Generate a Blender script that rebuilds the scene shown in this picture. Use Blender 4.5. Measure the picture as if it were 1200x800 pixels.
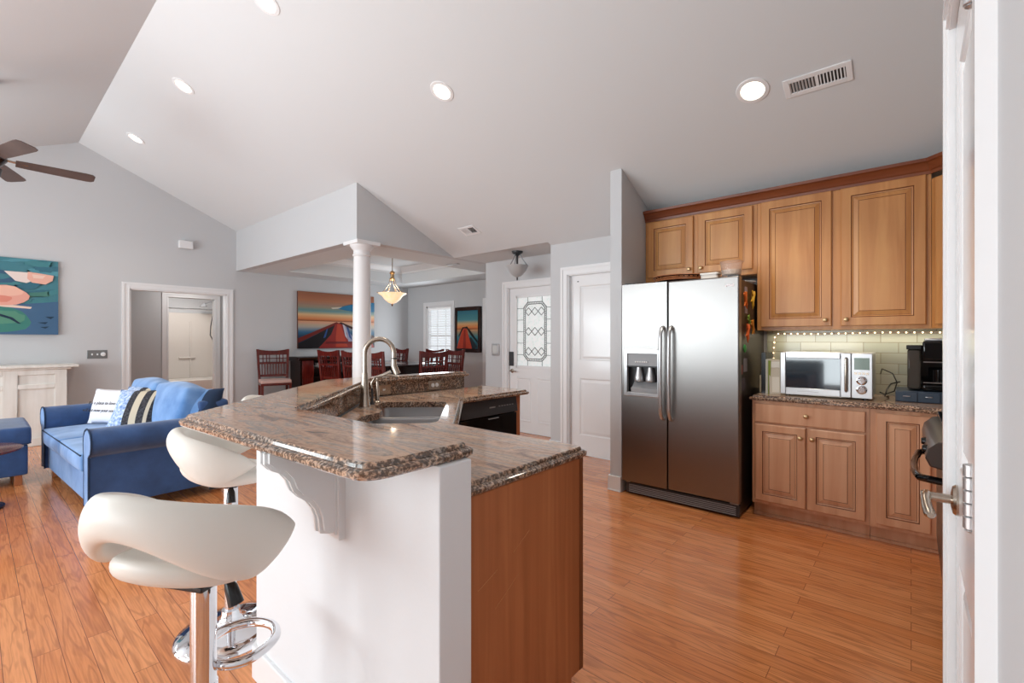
import bpy, bmesh, math, random
from mathutils import Vector, Matrix
from math import sin, cos, pi, radians
random.seed(7)
for o in list(bpy.data.objects):
    bpy.data.objects.remove(o)
S = bpy.context.scene
C = S.collection

# ------------------------------------------------------------------ camera
YAW = radians(40.64)
cam_d = bpy.data.cameras.new('camera')
cam_d.sensor_width = 36.0
cam_d.lens = 545.0/1200*36
cam_d.shift_y = -2.0/1200
cam_d.clip_start = 0.02
cam = bpy.data.objects.new('camera', cam_d)
cam.location = (0, 0, 1.30)
cam.rotation_euler = (pi/2, 0, YAW)
C.objects.link(cam)
S.camera = cam

# ------------------------------------------------------------------ exposure, world, lights
S.view_settings.view_transform = 'Standard'
S.view_settings.look = 'None'
S.view_settings.exposure = 0.10
S.view_settings.gamma = 1.0
S.view_settings.use_curve_mapping = False
w = bpy.data.worlds.new('world')
S.world = w
w.use_nodes = True
bg = w.node_tree.nodes['Background']
bg.inputs[0].default_value = (0.86, 0.93, 1.0, 1)
bg.inputs[1].default_value = 1.1

def area(name, loc, rot, sx, sy, power, col=(1, 1, 1)):
    d = bpy.data.lights.new(name, 'AREA')
    d.shape = 'RECTANGLE'
    d.size = sx
    d.size_y = sy
    d.energy = power
    d.color = col
    o = bpy.data.objects.new(name, d)
    o.location = loc
    o.rotation_euler = rot
    C.objects.link(o)
    return o
# daylight through the living-room windows in the back wall (facing +Y)
for x, e_ in ((-6.6, 92), (-4.2, 84), (-1.8, 70)):
    area('window_daylight', (x, -3.42, 1.35), (pi/2, 0, 0), 1.9, 1.9, e_, (0.88, 0.965, 1.0))
def aim(o, d):
    o.rotation_euler = Vector(d).to_track_quat('-Z', 'Y').to_euler()
# added fill lamps behind the camera, aimed up to brighten the vaulted ceiling
aim(area('ceiling_fill', (-3.3, -1.3, 1.9), (0, 0, 0), 2.0, 1.2, 42, (0.84, 0.955, 1.0)), (0.55, 0.5, 0.75))
aim(area('ceiling_fill', (-6.4, -1.4, 1.9), (0, 0, 0), 2.0, 1.2, 36, (0.84, 0.955, 1.0)), (0.35, 0.45, 0.8))
# daylight through the dining-room window, plus added fill lamps brightening hall and bathroom
area('window_daylight', (-7.45, 6.2, 1.4), (-pi/2, 0, 0), 0.9, 1.2, 18, (0.9, 0.96, 1.0))
area('bathroom_fill', (-10.9, 2.8, 2.42), (0, 0, 0), 0.6, 0.6, 20, (1, 0.97, 0.93))
area('hall_fill', (-9.1, 2.4, 2.42), (0, 0, 0), 0.4, 0.4, 7, (1, 0.98, 0.95))

# ------------------------------------------------------------------ materials
def lin(c):
    if isinstance(c, str):
        c = tuple(int(c[i:i+2], 16)/255 for i in (0, 2, 4))
    return tuple((v/12.92 if v <= 0.04045 else ((v+0.055)/1.055)**2.4) for v in c) + (1,)

def mat(name, col, rough=0.5, metal=0.0, spec=0.5, bump=None, coat=0, emis=None, estr=0, trans=0, alpha=1, noise=None, ior=1.45, sheen=0):
    m = bpy.data.materials.new(name)
    m.use_nodes = True
    nt = m.node_tree
    b = nt.nodes['Principled BSDF']
    b.inputs['Base Color'].default_value = lin(col)
    b.inputs['Roughness'].default_value = rough
    b.inputs['Metallic'].default_value = metal
    b.inputs['Specular IOR Level'].default_value = spec
    b.inputs['IOR'].default_value = ior
    b.inputs['Coat Weight'].default_value = coat
    b.inputs['Coat Roughness'].default_value = 0.08
    b.inputs['Transmission Weight'].default_value = trans
    b.inputs['Alpha'].default_value = alpha
    b.inputs['Sheen Weight'].default_value = sheen
    if emis:
        b.inputs['Emission Color'].default_value = lin(emis)
        b.inputs['Emission Strength'].default_value = estr
    if noise or bump:
        tc = nt.nodes.new('ShaderNodeTexCoord')
        mp = nt.nodes.new('ShaderNodeMapping')
        nt.links.new(tc.outputs['Object'], mp.inputs[0])
        nz = nt.nodes.new('ShaderNodeTexNoise')
        sc = (noise or bump)[0]
        nz.inputs['Scale'].default_value = sc
        nz.inputs['Detail'].default_value = 4
        if noise and len(noise) > 3:
            mp.inputs['Scale'].default_value = noise[3]
        nt.links.new(mp.outputs[0], nz.inputs[0])
        if noise:
            r = nt.nodes.new('ShaderNodeValToRGB')
            r.color_ramp.elements[0].color = lin(noise[1])
            r.color_ramp.elements[1].color = lin(noise[2])
            r.color_ramp.elements[0].position = 0.32
            r.color_ramp.elements[1].position = 0.68
            nt.links.new(nz.outputs[0], r.inputs[0])
            nt.links.new(r.outputs[0], b.inputs['Base Color'])
        if bump:
            n2 = nt.nodes.new('ShaderNodeTexNoise')
            n2.inputs['Scale'].default_value = bump[0]
            n2.inputs['Detail'].default_value = 5
            nt.links.new(mp.outputs[0], n2.inputs[0])
            bp = nt.nodes.new('ShaderNodeBump')
            bp.inputs['Strength'].default_value = bump[1]
            bp.inputs['Distance'].default_value = 0.01
            nt.links.new(n2.outputs[0], bp.inputs['Height'])
            nt.links.new(bp.outputs[0], b.inputs['Normal'])
    return m

def N(nt, t, **kw):
    n = nt.nodes.new(t)
    for k, v in kw.items():
        setattr(n, k, v)
    return n

def floor_mat():
    m = bpy.data.materials.new('oak_planks')
    m.use_nodes = True
    nt = m.node_tree
    b = nt.nodes['Principled BSDF']
    L = nt.links.new
    tc = N(nt, 'ShaderNodeTexCoord')
    br = N(nt, 'ShaderNodeTexBrick')
    br.offset = 0.37
    br.inputs['Scale'].default_value = 1
    br.inputs['Brick Width'].default_value = 1.15
    br.inputs['Row Height'].default_value = 0.083
    br.inputs['Mortar Size'].default_value = 0.0012
    br.inputs['Mortar Smooth'].default_value = 0.1
    br.inputs['Bias'].default_value = 0.0
    br.inputs['Color1'].default_value = (0, 0, 0, 1)
    br.inputs['Color2'].default_value = (1, 1, 1, 1)
    br.inputs['Mortar'].default_value = (0.5, 0.5, 0.5, 1)
    L(tc.outputs['Object'], br.inputs[0])
    # per-plank offset of the grain
    mul = N(nt, 'ShaderNodeVectorMath', operation='SCALE')
    mul.inputs['Scale'].default_value = 37.0
    L(br.outputs['Color'], mul.inputs[0])
    add = N(nt, 'ShaderNodeVectorMath', operation='ADD')
    L(tc.outputs['Object'], add.inputs[0])
    L(mul.outputs[0], add.inputs[1])
    mp = N(nt, 'ShaderNodeMapping')
    mp.inputs['Scale'].default_value = (1.3, 12.0, 1.0)
    L(add.outputs[0], mp.inputs[0])
    nz = N(nt, 'ShaderNodeTexNoise')
    nz.inputs['Scale'].default_value = 1.0
    nz.inputs['Detail'].default_value = 2.0
    nz.inputs['Distortion'].default_value = 0.4
    L(mp.outputs[0], nz.inputs[0])
    # cathedral contour lines
    k = N(nt, 'ShaderNodeMath', operation='MULTIPLY')
    k.inputs[1].default_value = 42.0
    L(nz.outputs[0], k.inputs[0])
    sn = N(nt, 'ShaderNodeMath', operation='SINE')
    L(k.outputs[0], sn.inputs[0])
    mr = N(nt, 'ShaderNodeMapRange')
    mr.inputs[1].default_value = 0.35
    mr.inputs[2].default_value = 1.0
    L(sn.outputs[0], mr.inputs[0])
    # fine grain
    mp2 = N(nt, 'ShaderNodeMapping')
    mp2.inputs['Scale'].default_value = (4, 90, 1)
    L(add.outputs[0], mp2.inputs[0])
    n2 = N(nt, 'ShaderNodeTexNoise')
    n2.inputs['Scale'].default_value = 1.5
    n2.inputs['Detail'].default_value = 3
    L(mp2.outputs[0], n2.inputs[0])
    cr = N(nt, 'ShaderNodeValToRGB')
    cr.color_ramp.elements[0].color = lin('D8854C')
    cr.color_ramp.elements[1].color = lin('EA9C62')
    L(br.outputs['Color'], cr.inputs[0])
    mx = N(nt, 'ShaderNodeMix', data_type='RGBA', blend_type='MIX')
    L(cr.outputs[0], mx.inputs[6])
    mx.inputs[7].default_value = lin('8E4B28')
    fm = N(nt, 'ShaderNodeMath', operation='MULTIPLY')
    fm.inputs[1].default_value = 0.34
    L(mr.outputs[0], fm.inputs[0])
    L(fm.outputs[0], mx.inputs[0])
    mx2 = N(nt, 'ShaderNodeMix', data_type='RGBA', blend_type='MULTIPLY')
    L(mx.outputs[2], mx2.inputs[6])
    cr2 = N(nt, 'ShaderNodeValToRGB')
    cr2.color_ramp.elements[0].color = (0.78, 0.72, 0.68, 1)
    cr2.color_ramp.elements[0].position = 0.35
    cr2.color_ramp.elements[1].color = (1, 1, 1, 1)
    cr2.color_ramp.elements[1].position = 0.6
    L(n2.outputs[0], cr2.inputs[0])
    L(cr2.outputs[0], mx2.inputs[7])
    mx2.inputs[0].default_value = 0.8
    mx3 = N(nt, 'ShaderNodeMix', data_type='RGBA', blend_type='MIX')
    L(br.outputs['Fac'], mx3.inputs[0])
    L(mx2.outputs[2], mx3.inputs[6])
    mx3.inputs[7].default_value = lin('7A4426')
    L(mx3.outputs[2], b.inputs['Base Color'])
    b.inputs['Roughness'].default_value = 0.22
    b.inputs['Coat Weight'].default_value = 0.35
    b.inputs['Coat Roughness'].default_value = 0.12
    bp = N(nt, 'ShaderNodeBump')
    bp.inputs['Strength'].default_value = 0.12
    bp.inputs['Distance'].default_value = 0.004
    n3 = N(nt, 'ShaderNodeTexNoise')
    n3.inputs['Scale'].default_value = 7
    L(tc.outputs['Object'], n3.inputs[0])
    L(n3.outputs[0], bp.inputs['Height'])
    L(bp.outputs[0], b.inputs['Normal'])
    L(bp.outputs[0], b.inputs['Coat Normal'])
    return m

def granite_mat(name='granite', dark=0.0, rot=0.4):
    m = bpy.data.materials.new(name)
    m.use_nodes = True
    nt = m.node_tree
    b = nt.nodes['Principled BSDF']
    L = nt.links.new
    tc = N(nt, 'ShaderNodeTexCoord')
    mp = N(nt, 'ShaderNodeMapping')
    mp.inputs['Rotation'].default_value = (0, 0, rot)
    mp.inputs['Scale'].default_value = (1.1, 5.5, 5.5)
    L(tc.outputs['Object'], mp.inputs[0])
    n1 = N(nt, 'ShaderNodeTexNoise')
    n1.inputs['Scale'].default_value = 2.2
    n1.inputs['Detail'].default_value = 8
    n1.inputs['Roughness'].default_value = 0.62
    n1.inputs['Distortion'].default_value = 1.4
    L(mp.outputs[0], n1.inputs[0])
    cr = N(nt, 'ShaderNodeValToRGB')
    e = cr.color_ramp.elements
    e[0].position = 0.28
    e[0].color = lin('6E5444')
    e[1].position = 0.78
    e[1].color = lin('DBBE9F')
    for p, c in ((0.37, '8E7464'), (0.43, 'B8957E'), (0.50, 'D4AE92'), (0.55, 'A2948A'), (0.60, 'C4AB98'), (0.67, 'E2BC9A')):
        q = e.new(p)
        q.color = lin(c)
    L(n1.outputs[0], cr.inputs[0])
    n2 = N(nt, 'ShaderNodeTexNoise')
    n2.inputs['Scale'].default_value = 75+dark*45
    n2.inputs['Detail'].default_value = 3
    L(tc.outputs['Object'], n2.inputs[0])
    cr2 = N(nt, 'ShaderNodeValToRGB')
    cr2.color_ramp.elements[0].position = 0.34 + dark*0.16
    cr2.color_ramp.elements[0].color = lin('3A2A22')
    cr2.color_ramp.elements[1].position = 0.50 + dark*0.16
    cr2.color_ramp.elements[1].color = (1, 1, 1, 1)
    L(n2.outputs[0], cr2.inputs[0])
    mx = N(nt, 'ShaderNodeMix', data_type='RGBA', blend_type='MULTIPLY')
    mx.inputs[0].default_value = 0.25 + dark*0.75
    L(cr.outputs[0], mx.inputs[6])
    L(cr2.outputs[0], mx.inputs[7])
    L(mx.outputs[2], b.inputs['Base Color'])
    b.inputs['Roughness'].default_value = 0.07
    b.inputs['Specular IOR Level'].default_value = 0.62
    return m

def wood_mat(name, c1, c2, c3, scale=(22, 22, 1.2), rough=0.38, dens=1.0, blotch=0.5):
    m = bpy.data.materials.new(name)
    m.use_nodes = True
    nt = m.node_tree
    b = nt.nodes['Principled BSDF']
    L = nt.links.new
    tc = N(nt, 'ShaderNodeTexCoord')
    mp = N(nt, 'ShaderNodeMapping')
    mp.inputs['Scale'].default_value = scale
    L(tc.outputs['Object'], mp.inputs[0])
    n1 = N(nt, 'ShaderNodeTexNoise')
    n1.inputs['Scale'].default_value = dens
    n1.inputs['Detail'].default_value = 5
    n1.inputs['Distortion'].default_value = 0.6
    L(mp.outputs[0], n1.inputs[0])
    cr = N(nt, 'ShaderNodeValToRGB')
    e = cr.color_ramp.elements
    e[0].position = 0.3
    e[0].color = lin(c1)
    e[1].position = 0.7
    e[1].color = lin(c3)
    q = e.new(0.5)
    q.color = lin(c2)
    L(n1.outputs[0], cr.inputs[0])
    n2 = N(nt, 'ShaderNodeTexNoise')
    n2.inputs['Scale'].default_value = 5
    L(tc.outputs['Object'], n2.inputs[0])
    cr2 = N(nt, 'ShaderNodeValToRGB')
    cr2.color_ramp.elements[0].color = (0.8, 0.76, 0.72, 1)
    cr2.color_ramp.elements[1].color = (1, 1, 1, 1)
    L(n2.outputs[0], cr2.inputs[0])
    mx = N(nt, 'ShaderNodeMix', data_type='RGBA', blend_type='MULTIPLY')
    mx.inputs[0].default_value = blotch
    L(cr.outputs[0], mx.inputs[6])
    L(cr2.outputs[0], mx.inputs[7])
    L(mx.outputs[2], b.inputs['Base Color'])
    b.inputs['Roughness'].default_value = rough
    return m

def tile_mat():
    m = bpy.data.materials.new('glass_tile')
    m.use_nodes = True
    nt = m.node_tree
    b = nt.nodes['Principled BSDF']
    L = nt.links.new
    tc = N(nt, 'ShaderNodeTexCoord')
    mp = N(nt, 'ShaderNodeMapping')
    mp.inputs['Rotation'].default_value = (-pi/2, 0, 0)
    mp.inputs['Location'].default_value = (0.07, 0.01, 0)
    L(tc.outputs['Object'], mp.inputs[0])
    br = N(nt, 'ShaderNodeTexBrick')
    br.inputs['Scale'].default_value = 1
    br.inputs['Brick Width'].default_value = 0.205
    br.inputs['Row Height'].default_value = 0.078
    br.inputs['Mortar Size'].default_value = 0.0022
    br.inputs['Color1'].default_value = lin('A9AC9A')
    br.inputs['Color2'].default_value = lin('BFC0AE')
    br.inputs['Mortar'].default_value = lin('8F8873')
    L(mp.outputs[0], br.inputs[0])
    L(br.outputs[0], b.inputs['Base Color'])
    b.inputs['Roughness'].default_value = 0.12
    bp = N(nt, 'ShaderNodeBump')
    bp.invert = True
    bp.inputs['Strength'].default_value = 0.5
    bp.inputs['Distance'].default_value = 0.003
    L(br.outputs['Fac'], bp.inputs['Height'])
    L(bp.outputs[0], b.inputs['Normal'])
    return m

M = dict(
    wall=mat('wall_paint', 'C9CACC', 0.75, spec=0.25, bump=(60, 0.05)),
    ceil=mat('ceiling_paint', 'D9DCDE', 0.8, spec=0.2, bump=(60, 0.05)),
    white=mat('white_trim', 'E9E9EA', 0.35),
    knee=mat('island_wall_paint', 'DFE0E2', 0.6, spec=0.3, bump=(60, 0.05)),
    gloss=mat('white_gloss_door', 'EAEAEB', 0.16, coat=0.2),
    floor=floor_mat(),
    granite=granite_mat(),
    granite_edge=granite_mat('granite_rough_edge', 0.75),
    maple=wood_mat('maple_cabinet', 'B87A44', 'C78A52', 'D3995E', (14, 14, 1.0), 0.34),
    maple_floor_lit=wood_mat('maple_base_floor_lit', 'C88E66', 'D6A07C', 'E0AE8A', (14, 14, 1.0), 0.34),  # same maple, with pinkish light off the floor put into its colour
    glaze=wood_mat('dark_glaze', '63341A', '6E3C20', '7A4626'),
    crown=wood_mat('cherry_crown', '6A3218', '7A3D20', '864828', (1.5, 14, 14), 0.3),
    panel=wood_mat('cherry_panel', 'A0603A', 'B06C44', 'C07C50', (16, 16, 0.7), 0.35, 1.2),
    steel=mat('brushed_steel', '93908E', 0.34, 1.0),
    steel_s=mat('satin_steel', 'C9CACC', 0.3, 0.85),
    nickel=mat('brushed_nickel', 'B5A99C', 0.25, 1.0),
    chrome=mat('chrome', 'E2E4E8', 0.06, 1.0),
    brass=mat('antique_brass', 'BFA27A', 0.3, 0.9),
    black=mat('black_plastic', '121214', 0.25),
    blackgl=mat('black_gloss', '0B0B0D', 0.06),
    dark=mat('dark_grey_plastic', '3A3A3D', 0.4),
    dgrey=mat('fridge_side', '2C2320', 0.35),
    grey=mat('grey_plastic', '9A9B9E', 0.4),
    slate=mat('slate_blue_plastic', '2D3B4C', 0.35),
    leather=mat('white_leather', 'E4E0D8', 0.38, bump=(24, 0.12)),
    denim=mat('blue_slipcover_shaded', '3C6391', 0.85, bump=(30, 0.25), noise=(5, '27426C', '36578A'), sheen=0.3),  # slipcover on the sides away from the windows, shade put into the blue
    denim_lit=mat('blue_slipcover_lit', '5E8AC0', 0.85, bump=(14, 0.4), noise=(5, '4F7DB6', '7CA4D6'), sheen=0.3),  # lit copy of the same slipcover, light put into the paler blue
    piping=mat('navy_piping', '1E3350', 0.8),
    pillow=mat('white_pillow_cloth', 'E6E6EC', 0.85, bump=(40, 0.2)),
    ink=mat('black_ink', '2A2A30', 0.8),
    cream=mat('cream_stripe', 'C9BEA8', 0.85),
    blackcl=mat('black_cloth', '15161C', 0.85, noise=(60, '0E0F14', '4A4A50')),
    paleblue=mat('pale_blue_cloth', '9DB7DC', 0.85, noise=(45, '5F86C0', 'D5E2F4')),
    fan=wood_mat('fan_blade_wood', '4A3A36', '574540', '64524C', (3, 3, 3), 0.45),
    cherry=wood_mat('dark_cherry', '4A1512', '5C1D18', '6E2820', (20, 20, 1.5), 0.22),
    cherry_red=wood_mat('red_cherry', '521310', '641A14', '78241A', (20, 20, 1.5), 0.22),
    espresso=wood_mat('espresso_wood', '1B0E0C', '24120F', '2E1814', (20, 20, 1.5), 0.18),
    pinkseat=mat('pink_beige_seat', 'C9A79E', 0.8),
    amber=mat('alabaster_glass', 'F0D6B0', 0.4, emis='FFDCB0', estr=0.75, noise=(14, 'E8C08C', 'F6E6CC')),
    frost=mat('frosted_glass', 'C4C4C4', 0.35, trans=0.25),
    lamp=mat('lamp_lens', 'FFF6E4', 0.4, emis='FFF0D6', estr=5.0),
    led=mat('warm_led', 'FFE9B8', 0.4, emis='FFE6B8', estr=5.0),
    tile=tile_mat(),
    whitewash=wood_mat('whitewashed_wood', 'DEDBD5', 'E8E6E1', 'F0EEEA', (16, 16, 1.2), 0.55),
    glass=mat('window_glass', 'FFFFFF', 0.02, trans=1.0, ior=1.02),
    etched=mat('etched_glass', 'E8EBEA', 0.35, emis='E8F0F0', estr=0.25, noise=(30, 'D5DAD8', 'F2F4F4')),
    lead=mat('lead_came', '8A8C8C', 0.4, 0.6),
    blind=mat('white_blind', 'F0F0F0', 0.5, emis='FFFFFF', estr=0.15),
    oven=mat('dark_bronze_oven', '4E4440', 0.3, 0.4),
    showerw=mat('shower_surround', 'DCD5CE', 0.2),
    mirror=mat('dark_oven_glass', '20303C', 0.04, coat=1.0, spec=0.9),
    clear=mat('clear_plastic', 'F4E8E0', 0.08, trans=0.85, ior=1.25),
    soil=mat('grey_paper', 'B9B4AA', 0.7),
)
def cm(c, rough=0.55):
    k = 'paint_' + c
    if k not in M:
        M[k] = mat('paint_' + c, c, rough)
    return M[k]

# ------------------------------------------------------------------ mesh builder
class MB:
    def __init__(s):
        s.bm = bmesh.new()
        s.mi = 0
    def _f(s, vs):
        try:
            f = s.bm.faces.new(vs)
            f.material_index = s.mi
            return f
        except ValueError:
            return None
    def box(s, x0, x1, y0, y1, z0, z1, mi=None):
        if mi is not None: s.mi = mi
        v = [s.bm.verts.new(p) for p in ((x0,y0,z0),(x1,y0,z0),(x1,y1,z0),(x0,y1,z0),(x0,y0,z1),(x1,y0,z1),(x1,y1,z1),(x0,y1,z1))]
        for q in ((0,3,2,1),(4,5,6,7),(0,1,5,4),(1,2,6,5),(2,3,7,6),(3,0,4,7)):
            s._f([v[i] for i in q])
        return s
    def hexa(s, pts, mi=None):
        if mi is not None: s.mi = mi
        v = [s.bm.verts.new(p) for p in pts]
        for q in ((0,3,2,1),(4,5,6,7),(0,1,5,4),(1,2,6,5),(2,3,7,6),(3,0,4,7)):
            s._f([v[i] for i in q])
        return s
    def prism(s, poly, z0, z1, mi=None, holes=(), top_inset=None):
        """vertical prism with optional holes"""
        if mi is not None: s.mi = mi
        loops = [list(poly)] + [list(h) for h in holes]
        layers = []
        for z in (z0, z1):
            vl = [[s.bm.verts.new((p[0], p[1], z)) for p in lp] for lp in loops]
            if holes:
                es = []
                for L in vl:
                    for i in range(len(L)):
                        es.append(s.bm.edges.new((L[i], L[(i+1) % len(L)])))
                r = bmesh.ops.triangle_fill(s.bm, edges=es, use_beauty=True)
                for g in r['geom']:
                    if isinstance(g, bmesh.types.BMFace): g.material_index = s.mi
            else:
                s.cap(vl[0])
            layers.append(vl)
        for A, B in zip(layers[0], layers[1]):
            n = len(A)
            for i in range(n):
                s._f([A[i], A[(i+1) % n], B[(i+1) % n], B[i]])
        return s
    def extr(s, poly, axis, a0, a1, mi=None):
        """extrude 2d polygon along axis ('x': poly is (y,z); 'y': poly is (x,z))"""
        if mi is not None: s.mi = mi
        def P(p, a):
            return (a, p[0], p[1]) if axis == 'x' else (p[0], a, p[1]) if axis == 'y' else (p[0], p[1], a)
        A = [s.bm.verts.new(P(p, a0)) for p in poly]
        B = [s.bm.verts.new(P(p, a1)) for p in poly]
        s.cap(A); s.cap(B)
        n = len(A)
        for i in range(n):
            s._f([A[i], A[(i+1) % n], B[(i+1) % n], B[i]])
        return s
    def quad(s, a, b, c, d, mi=None):
        if mi is not None: s.mi = mi
        s._f([s.bm.verts.new(p) for p in (a, b, c, d)])
        return s
    def poly(s, pts, mi=None):
        if mi is not None: s.mi = mi
        s.cap([s.bm.verts.new(p) for p in pts])
        return s
    def cap(s, vs):
        if len(vs) <= 4:
            s._f(vs)
            return
        from mathutils.geometry import tessellate_polygon
        for t_ in tessellate_polygon([[v.co for v in vs]]):
            s._f([vs[i] for i in t_])
    def rings(s, rs, cap0=True, cap1=True, closed=False, mi=None):
        if mi is not None: s.mi = mi
        V = [[s.bm.verts.new(p) for p in r] for r in rs]
        n = len(V[0])
        m = len(V)
        for j in range(m if closed else m-1):
            A = V[j]; B = V[(j+1) % m]
            for i in range(n):
                s._f([A[i], A[(i+1) % n], B[(i+1) % n], B[i]])
        if not closed:
            if cap0: s._f(V[0])
            if cap1: s._f(V[-1])
        return s
    def lathe(s, prof, c=(0, 0, 0), seg=24, axis='z', mi=None):
        rs = []
        for r, z in prof:
            ring = []
            for i in range(seg):
                a = 2*pi*i/seg
                u, v = max(r, 1e-4)*cos(a), max(r, 1e-4)*sin(a)
                p = (u, v, z) if axis == 'z' else (z, u, v) if axis == 'x' else (u, z, v)
                ring.append((p[0]+c[0], p[1]+c[1], p[2]+c[2]))
            rs.append(ring)
        return s.rings(rs, mi=mi)
    def tube(s, pts, r, seg=10, closed=False, mi=None, ry=None):
        P = [Vector(p) for p in pts]
        n = len(P)
        rr = r if isinstance(r, (list, tuple)) else [r]*n
        rs = []
        up = None
        for i in range(n):
            if closed:
                t = P[(i+1) % n]-P[i-1]
            else:
                t = P[min(i+1, n-1)]-P[max(i-1, 0)]
            t.normalize()
            if up is None:
                up = Vector((0, 0, 1)) if abs(t.z) < 0.9 else Vector((1, 0, 0))
            a = t.cross(up)
            if a.length < 1e-5: a = t.orthogonal()
            a.normalize()
            b = a.cross(t); b.normalize()
            up = b
            k = 1.0 if ry is None else ry
            rs.append([tuple(P[i]+a*rr[i]*cos(2*pi*j/seg)+b*rr[i]*k*sin(2*pi*j/seg)) for j in range(seg)])
        return s.rings(rs, closed=closed, mi=mi)
    def build(s, name, mats, parent=None, smooth=35, bevel=None, subsurf=0, bseg=2):
        if not isinstance(mats, (list, tuple)): mats = [mats]
        bmesh.ops.remove_doubles(s.bm, verts=s.bm.verts, dist=1e-6)
        bmesh.ops.recalc_face_normals(s.bm, faces=s.bm.faces)
        me = bpy.data.meshes.new(name)
        s.bm.to_mesh(me)
        s.bm.free()
        for m in mats: me.materials.append(m)
        if smooth:
            me.shade_smooth()
            if not subsurf:
                me.set_sharp_from_angle(angle=radians(smooth))
        o = bpy.data.objects.new(name, me)
        C.objects.link(o)
        if parent: o.parent = parent
        if bevel:
            b = o.modifiers.new('bevel', 'BEVEL')
            b.width = bevel
            b.segments = bseg
            b.limit_method = 'ANGLE'
            b.angle_limit = radians(40)
        if subsurf:
            b = o.modifiers.new('sub', 'SUBSURF')
            b.levels = subsurf
            b.render_levels = subsurf
        return o

def thing(name, label, cat, loc=(0, 0, 0), rz=0, group=None):
    o = bpy.data.objects.new(name, None)
    o.empty_display_size = 0.1
    C.objects.link(o)
    o.location = loc
    o.rotation_euler = (0, 0, rz)
    o['label'] = label
    o['category'] = cat
    if group: o['group'] = group
    return o
def tag(o, label, cat, group=None):
    o['label'] = label
    o['category'] = cat
    if group: o['group'] = group
    return o
def struct(name, mb, m, parent=None, label=None, **kw):
    o = mb.build(name, m, parent, **kw)
    if not parent:
        o['kind'] = 'structure'
        if label: o['label'] = label
    return o
def dup(root, loc, rz, label, group=None):
    r = root.copy()
    C.objects.link(r)
    r.location = loc
    r.rotation_euler = (0, 0, rz)
    r['label'] = label
    if group: r['group'] = group
    for ch in list(root.children):
        c = ch.copy()
        C.objects.link(c)
        c.parent = r
        for g in ch.children:
            d = g.copy()
            C.objects.link(d)
            d.parent = c
    return r

def offset_poly(poly, d):
    """inset a ccw polygon by d"""
    n = len(poly)
    a = sum(poly[i][0]*poly[(i+1) % n][1]-poly[(i+1) % n][0]*poly[i][1] for i in range(n))
    sgn = 1 if a > 0 else -1
    out = []
    for i in range(n):
        p0 = Vector(poly[i-1]); p1 = Vector(poly[i]); p2 = Vector(poly[(i+1) % n])
        e1 = (p1-p0).normalized(); e2 = (p2-p1).normalized()
        n1 = Vector((-e1.y, e1.x))*sgn; n2 = Vector((-e2.y, e2.x))*sgn
        k = 1+n1.dot(n2)
        out.append(tuple(p1+(n1+n2)*(d/max(k, 0.2))))
    return out
def round_poly(poly, radii, seg=6):
    out = []
    n = len(poly)
    for i in range(n):
        r = radii[i] if isinstance(radii, (list, tuple)) else radii
        p0 = Vector(poly[i-1]); p1 = Vector(poly[i]); p2 = Vector(poly[(i+1) % n])
        if r <= 0:
            out.append(tuple(p1)); continue
        a = (p0-p1).normalized(); b = (p2-p1).normalized()
        ang = math.acos(max(-1, min(1, a.dot(b))))
        d = min(r/math.tan(ang/2), (p0-p1).length*0.49, (p2-p1).length*0.49)
        s_ = p1+a*d; e_ = p1+b*d
        for j in range(seg+1):
            t = j/seg
            q = s_*(1-t)**2+p1*2*t*(1-t)+e_*t*t
            out.append(tuple(q))
    return out
def slab(name, poly, z1, th, parent, holes=(), edge=0.5):
    """stone slab with an ogee edge: profile of rings from bottom to top"""
    mb = MB()
    prof = [(0.008, z1-th), (0.001, z1-th+0.006), (0.0, z1-th+0.016), (0.004, z1-0.0155), (0.012, z1-0.0125), (0.020, z1-0.012), (0.0215, z1-0.004), (0.026, z1)]
    rs = [[(p[0], p[1], z) for p in offset_poly(poly, d)] for d, z in prof]
    if not holes:
        mb.mi = 1
        mb.rings(rs, cap0=False, cap1=False)
        mb.poly(rs[0], 1)
        mb.poly(rs[-1], 0)
    else:
        mb.rings(rs, cap0=False, cap1=False, mi=1)
        for ring, z, mi in ((rs[0], z1-th, 1), (rs[-1], z1, 0)):
            es = []
            for lp in [ring]+[[(p[0], p[1], z) for p in h] for h in holes]:
                vs = [mb.bm.verts.new(p) for p in lp]
                for i in range(len(vs)):
                    es.append(mb.bm.edges.new((vs[i], vs[(i+1) % len(vs)])))
            r = bmesh.ops.triangle_fill(mb.bm, edges=es, use_beauty=True)
            for g in r['geom']:
                if isinstance(g, bmesh.types.BMFace): g.material_index = mi
        for h in holes:
            mb.rings([[(p[0], p[1], z1-th) for p in h], [(p[0], p[1], z1) for p in h]], cap0=False, cap1=False, mi=1)
    return mb.build(name, [M['granite'], M['granite_edge']], parent, smooth=25)

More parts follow.
